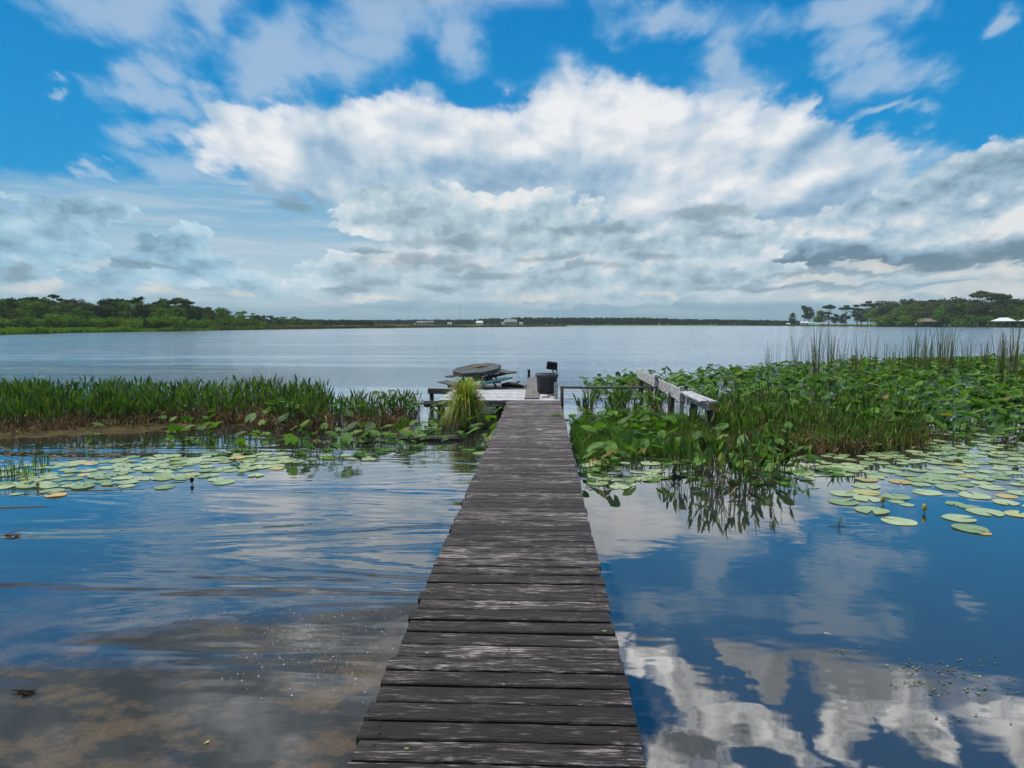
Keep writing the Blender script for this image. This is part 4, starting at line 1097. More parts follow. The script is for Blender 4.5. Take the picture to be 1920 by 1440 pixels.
# the overhanging sedge clump
sg = empty('sedge_clump', (-1.55, 14.6, 0)); tag(sg, 'big yellow green sedge clump drooping over the water before the platform', 'sedge')
for (nm, n, mat, h0, h1, o0, o1, dr) in (('green_blades', 420, M_sedge, .55, 1.10, .10, .42, .45), ('dead_blades', 170, M_brown, .15, .55, .26, .50, 1.0), ('drooping_blades', 420, M_sedge, .42, .82, .34, .60, 1.3)):
    V, F, MI = [], [], []
    for _ in range(n):
        a = rg.uniform(0, 6.28); d = Vector((math.cos(a), math.sin(a), 0)); b0 = d * rg.uniform(0, .13) + Vector((0, 0, rg.uniform(.05, .22)))
        h = rg.uniform(h0, h1) - b0.z; o_ = rg.uniform(o0, o1); k = dr * rg.uniform(.5, 1.2)
        path = []
        for q in (0, .3, .55, .78, 1):
            zz = h * (math.sin(q * math.pi / 2 * (1 + .42 * k)) / 1.0) if k < .8 else h * (math.sin(q * math.pi / 2 * 1.55)) - q ** 3 * .28 * k
            path.append(b0 + d * (o_ * q ** 1.25) + Vector((0, 0, max(zz, -b0.z + .02))))
        sa = a + 1.57 + rg.uniform(-.6, .6); w = rg.uniform(.004, .0085)
        blade1(V, F, MI, path, [w, w * 1.1, w, w * .7, .001], Vector((math.cos(sa), math.sin(sa), 0)), 0)
    me = to_mesh(nm, (V, F, MI), [mat]); ob = bpy.data.objects.new(nm, me); link(ob, sg)
b = MB(); b.lathe([(0, .26), (.12, .24), (.2, .12), (.22, -.1), (.18, -.5)], n=14); b.build('root_mass', M_debris, sg, True)

# reed clumps at the back edge of the right field
reedP = []
for k in range(6):
    V, F, MI = [], [], []
    for _ in range(rg.randint(9, 16)):
        a = rg.uniform(0, 6.28); d = Vector((math.cos(a), math.sin(a), 0)); h = rg.uniform(1.3, 2.45); l = rg.uniform(.03, .30) * h * .6
        b0 = d * rg.uniform(0, .12) + Vector((0, 0, -.1)); w = rg.uniform(.007, .013); sa = rg.uniform(0, 6.28)
        blade1(V, F, MI, [b0, b0 + d * l * .25 + Vector((0, 0, h * .45)), b0 + d * l * .6 + Vector((0, 0, h * .8)), b0 + d * l + Vector((0, 0, h * rg.uniform(.9, 1.0)))], [w, w, w * .7, .001], Vector((math.cos(sa), math.sin(sa), 0)))
    reedP.append(Proto('reed_clump', (V, F, MI), [M_reed]))
for k in range(4):
    V, F, MI = [], [], []
    for _ in range(rg.randint(3, 6)):
        a = rg.uniform(0, 6.28); d = Vector((math.cos(a), math.sin(a), 0)); h = rg.uniform(1.2, 2.3); l = rg.uniform(.05, .35) * h * .6
        b0 = d * rg.uniform(0, .15) + Vector((0, 0, -.1)); w = rg.uniform(.006, .010); sa = rg.uniform(0, 6.28)
        blade1(V, F, MI, [b0, b0 + d * l * .25 + Vector((0, 0, h * .45)), b0 + d * l * .6 + Vector((0, 0, h * .8)), b0 + d * l + Vector((0, 0, h * rg.uniform(.9, 1.0)))], [w, w, w * .7, .001], Vector((math.cos(sa), math.sin(sa), 0)))
    reedP.append(Proto('reed_clump', (V, F, MI), [M_reed]))
rc = []
px = 1430
while px < 1960:
    Y = rg.uniform(24, 36); g = G(px, HORY + CAMZ * FPX / Y)
    rc.append((6 + rg.randrange(4), g.x, g.y, 0, rg.uniform(0, 6.28), rg.uniform(.6, .98))); px += rg.uniform(6, 15)
for (px, s_) in ((1440, .75), (1432, .6), (1487, .85), (1495, .8), (1528, .95), (1537, 1.0), (1545, 1.0), (1556, .9), (1572, .75), (1585, .7), (1600, .85), (1612, .75), (1626, .9), (1648, .65), (1660, .75), (1680, .75),
                 (1694, .85), (1705, .8), (1716, .95), (1724, .95), (1737, 1.0), (1755, 1.05), (1762, 1.0), (1776, .9), (1792, .9), (1800, .85), (1812, .75), (1838, .7), (1852, .8), (1866, .8), (1880, 1.0), (1890, .95), (1905, 1.0), (1918, 1.0), (1935, 1.0), (1950, 1.0)):
    for q in range(2 if s_ > .9 else 1):
        Y = rg.uniform(27, 35) if px < 1870 else rg.uniform(22, 28)
        g = G(px, HORY + CAMZ * FPX / Y)
        rc.append((rg.randrange(6), g.x + rg.uniform(-.25, .25), g.y, 0, rg.uniform(0, 6.28), s_ * rg.uniform(.92, 1.08)))
for i, q in enumerate(rc):
    ob = bpy.data.objects.new('reed_clump', reedP[q[0]].me); C.objects.link(ob)
    ob.location = q[1:4]; ob.rotation_euler = (0, 0, q[4]); ob.scale = (q[5],) * 3
    lf = q[1] / q[2]
    if lf > .60: lab, gp = 'dense tall reeds with browning blades at the right edge of the picture', 'reeds at the right edge'
    elif lf < .33: lab, gp = 'thin lone reed clump at the left end of the reed row', 'reeds at the left end of the row'
    else:
        zz = 'left third' if lf < .42 else 'middle' if lf < .51 else 'right third'; dd_ = 'front' if q[2] < 31 else 'rear'; hh_ = 'taller' if q[5] > .88 else 'shorter'
        lab, gp = '%s %s reed clump in the %s of the row behind the spatterdock' % (hh_, dd_, zz), '%s %s reeds, %s of the row' % (hh_, dd_, zz)
    tag(ob, lab, 'reeds', gp)
# ------------------------------------------------------------------ far shores
def shore_mat():
    m, t, out = newmat('shore_ground')
    tc = t.node('ShaderNodeTexCoord').outputs['Object']
    n = t.noise(tc, .06, 5, .6); n2 = t.noise(tc, 1.2, 3, .6)
    sp = t.node('ShaderNodeSeparateXYZ'); t.put(sp.inputs[0], tc)
    az = t.m('ARCTAN2', sp.outputs[0], sp.outputs[1])
    c = t.ramp(t.m('ADD', t.m('MULTIPLY', n, .6), t.m('MULTIPLY', n2, .4)), [(.35, (.035, .08, .012)), (.5, (.07, .14, .02)), (.65, (.13, .15, .04))])
    b = t.node('ShaderNodeBsdfDiffuse'); t.put(b.inputs[0], c); t.l.new(b.outputs[0], out.inputs[0]); return m
M_shore = shore_mat()
SH = [(-1400, 700), (-700, 650), (-300, 634), (0, 628), (130, 624.5), (300, 621.5), (500, 618), (640, 616), (800, 614.3), (1000, 612.8), (1062, 612.2), (1066, 610.6), (1275, 610.5), (1278, 611.0), (1345, 611.0), (1360, 610.8),
      (1480, 611.4), (1600, 612), (1750, 613), (1920, 613.7), (2200, 617), (2700, 634)]
V, F = [], []
def shore_pt(px, py, add):
    g = G(px, py); d = Vector((g.x, g.y)); L = d.length; d = d / L; return d, L
fine = []
for (a, b_) in zip(SH[:-1], SH[1:]):
    n = max(2, int(abs(b_[0] - a[0]) / 12))
    for i in range(n): q = i / n; fine.append((a[0] * (1 - q) + b_[0] * q, a[1] * (1 - q) + b_[1] * q))
fine.append(SH[-1]); shore = []
for (px, py) in fine:
    d, L = shore_pt(px, py, 0); L *= 1 + .012 * mnoise.noise(Vector((px * .03, 1, 1)))
    shore.append((px, d, L))
    for dl, z in ((0, -.15), (1.5, .12), (6, .30), (60, .5), (400, .9), (3600 - L, 1.0)):
        V.append((d.x * (L + dl), d.y * (L + dl), z))
for i in range(len(fine) - 1):
    for k in range(5):
        a = i * 6 + k; F.append((a, a + 6, a + 7, a + 1))
o = meshobj('shore', V, F, M_shore); tag(o, kind='structure')
def shore_at(px):
    for i in range(len(shore) - 1):
        if shore[i][0] <= px <= shore[i + 1][0]:
            q = (px - shore[i][0]) / (shore[i + 1][0] - shore[i][0] + 1e-9)
            return (shore[i][1].lerp(shore[i + 1][1], q)).normalized(), shore[i][2] * (1 - q) + shore[i + 1][2] * q
    return shore[-1][1], shore[-1][2]

M_marshG = leaf_mat('marsh_green', [(0, (.08, .17, .015)), (.5, (.13, .26, .02)), (.85, (.19, .32, .035)), (1, (.14, .16, .05))], .7, .2, .1)
M_marshB = leaf_mat('marsh_dry', [(0, (.07, .08, .02)), (.5, (.13, .12, .04)), (.85, (.20, .16, .07)), (1, (.06, .10, .02))], .7, .2, .1)
def marsh(name, x0, x1, n, depth, h, w, mat, label):
    V, F, MI = [], [], []
    for _ in range(n):
        px = rg.uniform(x0, x1); d, L = shore_at(px); dl = depth * rg.random() ** 1.6 + .3
        hh = h * rg.uniform(.5, 1.1) * (.55 + .9 * (mnoise.noise(Vector((px * .02, dl * .05, 4))) + .5)); ww = w * rg.uniform(.5, 1.2)
        c = Vector((d.x * (L + dl), d.y * (L + dl), .05)); a = rg.uniform(-.6, .6); s_ = Vector((d.y, -d.x, 0)); s_.rotate(Euler((0, 0, a)))
        lean = Vector((rg.uniform(-.3, .3), rg.uniform(-.3, .3), 0)) * hh; o_ = len(V)
        V += [c - s_ * ww, c + s_ * ww, c + s_ * ww * .6 + Vector((0, 0, hh * .8)) + lean * .6, c + lean + Vector((0, 0, hh)), c - s_ * ww * .7 + Vector((0, 0, hh * .7)) + lean * .5]
        F.append((o_, o_ + 1, o_ + 2, o_ + 3, o_ + 4)); MI.append(0)
    o = bpy.data.objects.new(name, to_mesh(name, (V, F, MI), [mat], False)); C.objects.link(o); tag(o, label, None, None, 'stuff')
marsh('green_marsh', -260, 520, 16000, 60, .95, .30, M_marshG, 'bright green marsh grass along the left shore')
marsh('brown_marsh', 400, 1062, 9000, 40, 1.1, .5, M_marshB, 'yellow brown marsh strip reaching out along the far left shore')
marsh('right_marsh', 1345, 2150, 9000, 40, .9, .45, M_marshB, 'dull brown marsh strip along the right shore')
marsh('right_green_marsh', 1740, 2150, 5000, 25, 1.0, .4, M_marshG, 'bright green marsh grass below the right hand boathouse')

def foliage_mat(name, stops):
    m, t, out = newmat(name)
    geo = t.node('ShaderNodeNewGeometry'); rpi = geo.outputs['Random Per Island']
    oi = t.node('ShaderNodeObjectInfo').outputs['Random']
    tc = t.node('ShaderNodeTexCoord').outputs['Object']
    n = t.noise(tc, .45, 3, .6)
    k = t.m('ADD', t.m('MULTIPLY', rpi, .35), t.m('ADD', t.m('MULTIPLY', oi, .35), t.m('MULTIPLY', t.m('SUBTRACT', n, .3), .75)))
    col = t.ramp(k, stops)
    b = t.node('ShaderNodeBsdfDiffuse'); t.put(b.inputs[0], col)
    tl = t.node('ShaderNodeBsdfTranslucent'); t.put(tl.inputs[0], t.v('MULTIPLY', col, (1.3, 1.4, .8)))
    mx = t.node('ShaderNodeMixShader'); mx.inputs[0].default_value = .22
    t.l.new(b.outputs[0], mx.inputs[1]); t.l.new(tl.outputs[0], mx.inputs[2]); t.l.new(mx.outputs[0], out.inputs[0])
    return m
F_dark = foliage_mat('dark_foliage', [(0, (.012, .028, .009)), (.4, (.026, .055, .013)), (.7, (.045, .085, .018)), (1, (.08, .12, .03))])
F_mid = foliage_mat('green_foliage', [(0, (.025, .06, .010)), (.4, (.06, .13, .016)), (.7, (.10, .19, .024)), (1, (.15, .24, .04))])
F_lite = foliage_mat('bright_foliage', [(0, (.04, .09, .012)), (.4, (.09, .17, .02)), (.7, (.14, .23, .03)), (1, (.20, .27, .05))])
F_grey = foliage_mat('mossy_foliage', [(0, (.03, .04, .02)), (.4, (.06, .075, .035)), (.7, (.09, .11, .05)), (1, (.14, .15, .09))])
M_bark = plain_mat('pale_bark', (.20, .17, .14), .9, .1, .5, 1.5)

def leafballs(lobes, per, s, rg_, gap=.0):
    V = []; n = 0
    for (c, r, k) in lobes:
        for _ in range(int(per * k)):
            u = Vector((rg_.gauss(0, 1), rg_.gauss(0, 1), rg_.gauss(0, 1))).normalized(); q = rg_.random() ** .30
            # ragged outline
            q *= 1 + .30 * mnoise.noise(Vector((u.x * 2.5 + c[0], u.y * 2.5 + c[1], u.z * 2.5 + c[2])))
            p = Vector((c[0] + u.x * r[0] * q, c[1] + u.y * r[1] * q, c[2] + u.z * r[2] * q))
            ss_ = s * rg_.uniform(.55, 1.3)
            nn = (u + Vector((rg_.gauss(0, .7), rg_.gauss(0, .7), rg_.gauss(0, .7) + .25))).normalized(); x = nn.orthogonal().normalized(); x.rotate(Matrix.Rotation(rg_.uniform(0, 6.28), 3, nn)); y = nn.cross(x)
            V += [p - x * ss_ - y * ss_ * .3, p - y * ss_ * .7 + x * ss_ * .2, p + x * ss_ * .9 + y * ss_ * .1, p + y * ss_ * .75]
            n += 1
    F = [(4 * i, 4 * i + 1, 4 * i + 2, 4 * i + 3) for i in range(n)]
    return V, F, [0] * n
def lobeset(kind, h, rg_):
    L = []; T = []
    if kind == 'broad':
        w = h * rg_.uniform(.36, .46)
        for k in range(rg_.randint(9, 13)):
            a = rg_.uniform(0, 6.28); z = h * rg_.uniform(.30, .86); rr = w * math.sqrt(max(.05, 1 - ((z / h - .5) / .5) ** 2)) * rg_.uniform(.3, .75); r = h * rg_.uniform(.12, .20)
            L.append(((rr * math.cos(a), rr * math.sin(a), z), (r * 1.15, r * 1.15, r * .8), r * r * 28 / h / h * 1.0)); T.append((rr * math.cos(a), rr * math.sin(a), z))
        L.append(((0, 0, h * .86), (h * .16, h * .16, h * .12), 1.0)); L.append(((0, 0, h * .5), (h * .3, h * .3, h * .28), 1.6))
    elif kind == 'open':
        for k in range(rg_.randint(7, 10)):
            a = rg_.uniform(0, 6.28); z = h * rg_.uniform(.45, .95); rr = h * rg_.uniform(.05, .26); r = h * rg_.uniform(.07, .12)
            L.append(((rr * math.cos(a), rr * math.sin(a), z), (r * 1.5, r * 1.5, r * .6), .7)); T.append((rr * math.cos(a), rr * math.sin(a), z))
    elif kind == 'flat':
        for k in range(9):
            a = k * 6.28 / 8 + rg_.uniform(-.3, .3); rr = h * (.20 if k else 0) * rg_.uniform(.7, 1.25); z = h * (.92 - .10 * (rr / (h * .25)) + rg_.uniform(-.02, .02)); r = h * rg_.uniform(.08, .11)
            L.append(((rr * math.cos(a), rr * math.sin(a), z), (r * 1.5, r * 1.5, r * .5), .75)); T.append((rr * math.cos(a), rr * math.sin(a), z - .02 * h))
        for k in range(3):
            a = rg_.uniform(0, 6.28); z = h * rg_.uniform(.35, .65); rr = h * .12; r = h * .08
            L.append(((rr * math.cos(a), rr * math.sin(a), z), (r * 1.4, r * 1.4, r * .6), .5)); T.append((rr * math.cos(a), rr * math.sin(a), z))
    elif kind == 'bush':
        for k in range(8):
            a = rg_.uniform(0, 6.28); rr = h * rg_.uniform(.1, .55); z = h * rg_.uniform(.25, .72); r = h * rg_.uniform(.22, .34)
            L.append(((rr * math.cos(a), rr * math.sin(a), z), (r * 1.2, r * 1.2, r * .85), 1.0)); T.append((rr * math.cos(a), rr * math.sin(a), z * .6))
    return L, T
def tree_proto(kind, rg_, h=10.0, per=150, s=.34):
    L, T = lobeset(kind, h, rg_)
    crown = leafballs(L, per, s, rg_)
    tb_ = MB(); r0 = h * .022 if kind != 'bush' else h * .02
    th = h * (.55 if kind != 'bush' else .3)
    lean = Vector((rg_.uniform(-.04, .04) * h, rg_.uniform(-.04, .04) * h, 0))
    tb_.path([(0, 0, -.4), (0, 0, th * .3), Vector((0, 0, th * .7)) + lean * .5, Vector((0, 0, th)) + lean], [r0 * 1.3, r0, r0 * .8, r0 * .5], 7)
    for c in T:
        cz = Vector(c); z0 = min(th * .95, cz.z * rg_.uniform(.45, .7)); base = Vector((0, 0, z0)) + lean * (z0 / th) * .7
        tb_.path([base, (base + cz) / 2 + Vector((0, 0, h * .03)), cz], [r0 * .5, r0 * .32, r0 * .12], 5)
    tm = bpy.data.meshes.new('trunk'); tm.from_pydata([tuple(v) for v in tb_.v], [], tb_.f); tm.materials.append(M_bark); tm.update()
    return (crown, tm)
def palm_proto(rg_, h=8.0):
    V = []; F = []
    top = Vector((rg_.uniform(-.3, .3), rg_.uniform(-.3, .3), h))
    for k in range(46):
        u = Vector((rg_.gauss(0, 1), rg_.gauss(0, 1), rg_.uniform(-.7, 1.1))).normalized(); c = top + u * rg_.uniform(.7, 1.5); s_ = u.cross(Vector((0, 0, 1))).normalized() * rg_.uniform(.2, .5)
        e = c + u * .8 - Vector((0, 0, .35)); o_ = len(V)
        V += [top, c - s_, e, c + s_]; F.append((o_, o_ + 1, o_ + 2, o_ + 3))
    tb_ = MB(); tb_.path([(0, 0, -.4), (.1, 0, h * .5), top], [.20, .16, .17], 7)
    tm = bpy.data.meshes.new('trunk'); tm.from_pydata([tuple(v) for v in tb_.v], [], tb_.f); tm.materials.append(M_bark); tm.update()
    return ((V, F, [0] * len(F)), tm)
rg = random.Random(21)
TP = {}
for kind, n in (('broad', 6), ('open', 4), ('flat', 3), ('bush', 4)):
    TP[kind] = [tree_proto(kind, rg, 10.0 if kind != 'bush' else 4.0, 150 if kind != 'bush' else 110, .32 if kind != 'bush' else .22) for _ in range(n)]
TP['palm'] = [palm_proto(rg) for _ in range(2)]
PH = {'broad': 10.0, 'open': 10.3, 'flat': 9.9, 'bush': 4.0, 'palm': 9.0}
crown_cache = {}
def crown_mesh(kind, i, mat):
    key = (kind, i, mat.name)
    if key not in crown_cache: crown_cache[key] = to_mesh('crown', TP[kind][i][0], [mat], False)
    return crown_cache[key]
KN = {'broad': 'broadleaf_tree', 'open': 'open_crowned_tree', 'flat': 'flat_topped_tree', 'bush': 'shore_bush', 'palm': 'palm_tree'}
def tree(kind, px, ytop, dist, mat, label, group, wid=1.0, zb=.3):
    d = ray(px, HORY); d2 = Vector((d.x, d.y)).normalized(); fy = dist / (d2.x * _f.x + d2.y * _f.y) * math.cos(PITCH)
    x, y = d2.x * fy, d2.y * fy
    h = (HORY - ytop) / FPX * dist + CAMZ - zb
    i = rg.randrange(len(TP[kind])); sc = h / PH[kind] * 1.02
    e = empty(KN[kind], (x, y, zb), rg.uniform(0, 6.28)); e.scale = (sc * wid, sc * wid, sc)
    for nm, me in (('crown', crown_mesh(kind, i, mat)), ('trunk', TP[kind][i][1])):
        link(bpy.data.objects.new(nm, me), e)
    tag(e, label, 'bush' if kind == 'bush' else 'palm' if kind == 'palm' else 'tree', group)
def topL(px):
    pts = [(-400, 548), (0, 556), (100, 556), (160, 568), (210, 560), (330, 562), (380, 572), (440, 583), (500, 592), (600, 598), (700, 601)]
    for a, b_ in zip(pts[:-1], pts[1:]):
        if a[0] <= px <= b_[0]: return a[1] + (b_[1] - a[1]) * (px - a[0]) / (b_[0] - a[0])
    return pts[-1][1]
def dL(px): return 235 + max(0, px - 350) * .9 if px < 520 else 388 + (px - 520) * .6
def treelab(q, row, mat):
    look = {'dark_foliage': 'dark green', 'green_foliage': 'fresh green', 'mossy_foliage': 'mossy grey green', 'bright_foliage': 'bright green'}[mat.name]
    r = ('front row', 'second row', 'skyline row')[row]
    z = 'beyond the frame edge' if q < 0 else 'left of the tallest open tree' if q < 90 else 'between tallest tree and palms' if q < 205 else 'around the palm heads' if q < 285 else 'around the flat topped tree' if q < 380 else 'right of the flat topped tree' if q < 460 else 'on the low tapering end'
    return '%s tree, %s of the left wood, %s' % (look, r, z), '%s trees %s %s' % (look, r, z)
def treelabR(q, row, mat):
    look = {'dark_foliage': 'dark green', 'green_foliage': 'fresh green', 'mossy_foliage': 'mossy grey green', 'bright_foliage': 'bright green'}[mat.name]
    r = ('front row', 'second row', 'skyline row')[row]
    z = 'left of the small pavilion' if q < 1715 else 'behind the small pavilion' if q < 1765 else 'between pavilion and umbrella trees' if q < 1815 else 'under the umbrella trees' if q < 1890 else 'behind the white boathouse'
    return '%s tree, %s of the right wood, %s' % (look, r, z), '%s trees right %s %s' % (look, r, z)
# tall trees of the left wood
px = -330
while px < 600:
    dd = dL(px); hh = 235 / dd
    for row in range(3):
        q = px + rg.uniform(-12, 12)
        yt = topL(q) + (0, 5, 12)[2 - row] * hh + rg.uniform(-4, 5) * hh
        kind = rg.choice(('broad', 'broad', 'open', 'broad') if row < 2 else ('broad', 'open', 'broad', 'open'))
        mat = rg.choice((F_dark, F_dark, F_mid, F_grey) if row == 2 else (F_dark, F_mid, F_mid, F_grey))
        tree(kind, q, yt, dd + row * 14 + rg.uniform(-4, 4), mat, *treelab(q, row, mat), rg.uniform(.95, 1.35))
    px += 21 * hh
for (px_, yt, kind, mat, lab) in ((100, 550, 'open', F_dark, 'tallest open crowned tree rising from the left wood near the frame edge'), (213, 561, 'palm', F_dark, 'dark palm head poking out of the left wood'), (232, 559, 'open', F_dark, 'feathery dark tree breaking the left skyline beside the palm'),
                                  (262, 559, 'palm', F_dark, 'right hand palm head on the left skyline'), (335, 558, 'flat', F_grey, 'flat topped brownish tree on the left skyline'), (300, 565, 'open', F_grey, 'grey thin crowned tree left of the flat topped one'),
                                  (60, 557, 'flat', F_dark, 'low flat topped dark tree near the left frame edge'), (160, 568, 'flat', F_grey, 'wide flat grey tree in the dip of the left skyline')):
    tree(kind, px_, yt, 262, mat, lab, None, 1.15)
px = -300
while px < 500:
    yt = rg.uniform(586, 600) if rg.random() < .6 else rg.uniform(594, 604); dd = min(dL(px) - 14, 300)
    tree('bush', px, yt + (max(0, px - 300) * .03), dd, rg.choice((F_lite, F_mid, F_mid, F_dark)), 'rounded green bush at the foot of the left wood', 'bushes below the left wood', rg.uniform(1.0, 1.7)); px += rg.uniform(9, 20)
for (px_, yt, lab) in ((313, 590, 'bright green round bush below the flat topped tree'), (300, 595, 'low bright bush beside the round bright bush'), (250, 597, 'wide bright green bush in the middle of the left bank'), (195, 594, 'dense bush left of the wide bright one')):
    tree('bush', px_, yt, 212, F_lite, lab, None, 1.5)
# right shore
def dR(px):
    d, L = shore_at(px); return L * (d.x * _f.x + d.y * _f.y) / math.cos(PITCH)
for (px_, yt, kind, mat, dd, lab, wd) in (
    (1486, 586, 'broad', F_dark, 400, 'small round dark tree at the left end of the right wood', .8),
    (1508, 572, 'open', F_dark, 390, 'tall narrow dark tree beside the small round one', .9), (1517, 575, 'broad', F_dark, 395, 'dark tree behind the tall narrow one', .8),
    (1538, 582, 'broad', F_mid, 380, 'broad light green tree under the first flat topped tree', 1.5), (1554, 571, 'flat', F_dark, 388, 'first dark flat topped tree from the left of the right wood', .9),
    (1566, 588, 'broad', F_dark, 392, 'low dark tree between two flat topped trees', 1.2), (1586, 573, 'flat', F_dark, 385, 'second flat topped tree with sky under its crown', 1.0), (1581, 590, 'broad', F_dark, 395, 'small dark tree under the second flat topped tree', 1.1),
    (1607, 570, 'open', F_dark, 380, 'open dark tree left of the light green one', 1.1), (1615, 578, 'broad', F_dark, 384, 'dark tree behind the light green one', 1.2), (1627, 565, 'flat', F_grey, 390, 'tall thin topped tree above the light green one', .8),
    (1633, 577, 'broad', F_lite, 376, 'single light green tree at the edge of the right wood', 1.0),
    (1839, 545, 'flat', F_grey, 372, 'tallest umbrella shaped tree of the right wood', 1.0), (1873, 550, 'flat', F_grey, 374, 'second umbrella shaped tree right of the tallest', .95),
    (1822, 560, 'open', F_grey, 374, 'thin tree just left of the tallest umbrella tree', .9)):
    tree(kind, px_, yt, dR(px_) + (dd - 372) * .9 + 22, mat, lab, None, wd)
px = 1650
while px < 2300:
    base = 567 - (px - 1650) * .06 if px < 1800 else 560
    for row in range(3):
        q = px + rg.uniform(-8, 8)
        yt = base + (12, 5, 0)[row] + rg.uniform(-4, 4)
        mat = rg.choice((F_dark, F_mid, F_grey))
        tree(rg.choice(('broad', 'broad', 'open') if row else ('broad',)), q, yt, dR(q) + 12 + row * 20, mat, *treelabR(q, row, mat), rg.uniform(1.05, 1.5))
    px += 15
px = 1650
while px < 2200:
    tree('bush', px, rg.uniform(585, 600), dR(px) + 6, rg.choice((F_mid, F_mid, F_lite, F_dark)), 'bush at the foot of the right shore wood', 'bushes below the right wood', rg.uniform(1.1, 1.8)); px += rg.uniform(10, 20)
# distant woods that read as one mass
V, F, MI = [], [], []
def mass(x0, x1, dist, topf, dens, s, kinds, thick=25):
    L = []; px = x0
    while px < x1:
        d = ray(px, HORY); dd = dist + rg.uniform(0, thick); L.append((px, dd)); px += dens * rg.uniform(.5, 1.4)
    for (px, dd) in L:
        d = ray(px, HORY); fy = dd / (d.x * _f.x + d.y * _f.y) * math.cos(PITCH); x, y = d.x * fy, d.y * fy
        h = ((HORY - topf(px)) / FPX * dd + CAMZ) * rg.uniform(.86, 1.04); r = h * rg.uniform(.22, .34)
        lob = [((x, y, h - r * .7), (r, r, r * .7), 1), ((x + rg.uniform(-r, r), y, h * .5), (r * 1.5, r, h * .42), 1.6)]
        v, f, mi = leafballs(lob, kinds, s, rg); o_ = len(V)
        V.extend(v); F.extend([tuple(i + o_ for i in q) for q in f]); MI.extend(mi)
mass(560, 1010, 870, lambda p: 601 - (p - 560) * .006 - (2 if p > 900 else 0), 3.0, 1.3, 45, 60)
mass(960, 1290, 860, lambda p: 595.5 + max(0, p - 1200) * .03, 2.6, 1.3, 45, 60)
mass(1280, 1500, 900, lambda p: 598.5 + max(0, p - 1330) * .02, 3.0, 1.3, 40, 60)
mass(430, 700, 600, lambda p: 597 + (p - 430) * .014, 3.5, .9, 45)
mass(2250, 3000, 500, lambda p: 568, 9, 1.0, 60)
mass(-1300, -300, 260, lambda p: 550, 16, .7, 120)
o = bpy.data.objects.new('distant_woods', to_mesh('distant_woods', (V, F, MI), [F_dark], False)); C.objects.link(o); tag(o, 'low dark wooded shore far across the lake', None, None, 'stuff')

# buildings and masts
def at(px, dist, z=.3):
    d = ray(px, HORY); fy = dist / (d.x * _f.x + d.y * _f.y) * math.cos(PITCH); return Vector((d.x * fy, d.y * fy, z))
M_wall = plain_mat('white_wall', (.70, .70, .68), .7, .2, .1, 1)
M_wallg = plain_mat('grey_wall', (.28, .27, .26), .7, .2, .2, 1)
M_roofg = plain_mat('grey_roof', (.20, .21, .22), .7, .2, .2, 1)
M_roofw = plain_mat('white_metal_roof', (.62, .66, .72), .35, .5, .1, .5, .0)
M_roofb = plain_mat('thatch_roof', (.20, .16, .14), .9, .1, .3, 1)
M_glass = plain_mat('dark_window', (.02, .025, .03), .1, .6, .1)
def house(px, dist, w, dpt, h, rh, wall, roof, label, zb=.4):
    p = at(px, dist, zb); e = empty('house', p, math.atan2(-p.x, p.y)); tag(e, label, 'house')
    b = MB(); b.box((0, 0, h / 2), (w, dpt, h)); b.build('wall', wall, e)
    hw_, hd = w / 2 + .4, dpt / 2 + .4
    b = MB(); b.add([(-hw_, -hd, h), (hw_, -hd, h), (hw_, hd, h), (-hw_, hd, h), (-hw_ * .75, 0, h + rh), (hw_ * .75, 0, h + rh)], [(0, 1, 5, 4), (1, 2, 5), (2, 3, 4, 5), (3, 0, 4), (0, 3, 2, 1)]); b.build('roof', roof, e)
    for k in range(max(1, int(w / 4))):
        b = MB(); b.box((-w / 2 + w * (k + .5) / max(1, int(w / 4)), -dpt / 2 - .02, h * .55), (1.3, .08, 1.2)); b.build('window', M_glass, e)
house(790, 830, 11, 8, 3.4, 1.4, M_wallg, M_roofg, 'low grey house half hidden in trees on the far left shore')
house(806, 835, 10, 8, 3.6, 1.6, M_wallg, M_roofb, 'brownish house right of the low grey one on the far shore')
house(843, 825, 5, 4, 2.4, .6, M_wall, M_roofw, 'tiny white shed on the far shore left of the white house')
house(899, 820, 8, 6, 3, 2, M_wall, M_roofw, 'white house on the far shore left of centre')
house(957, 830, 16, 9, 4, 3, M_wallg, M_roofg, 'larger grey roofed house on the far shore near centre')
house(977, 822, 4, 4, 2.6, .6, M_wall, M_roofw, 'tiny white shed right of the larger grey house')
house(943, 820, 3.5, 4, 2.6, .5, M_wall, M_roofw, 'tiny white shed left of the larger grey house')
house(1478, 690, 3.0, 3, 1.6, .6, M_wall, M_roofw, 'tiny pale shed left of the right wood')
house(1509, 650, 8, 6, 2.6, 1.0, M_wall, M_roofw, 'small white house under the tall narrow dark tree')
house(1543, 640, 5, 4, 2.2, .6, M_wall, M_roofw, 'small white shed under the broad light green tree')
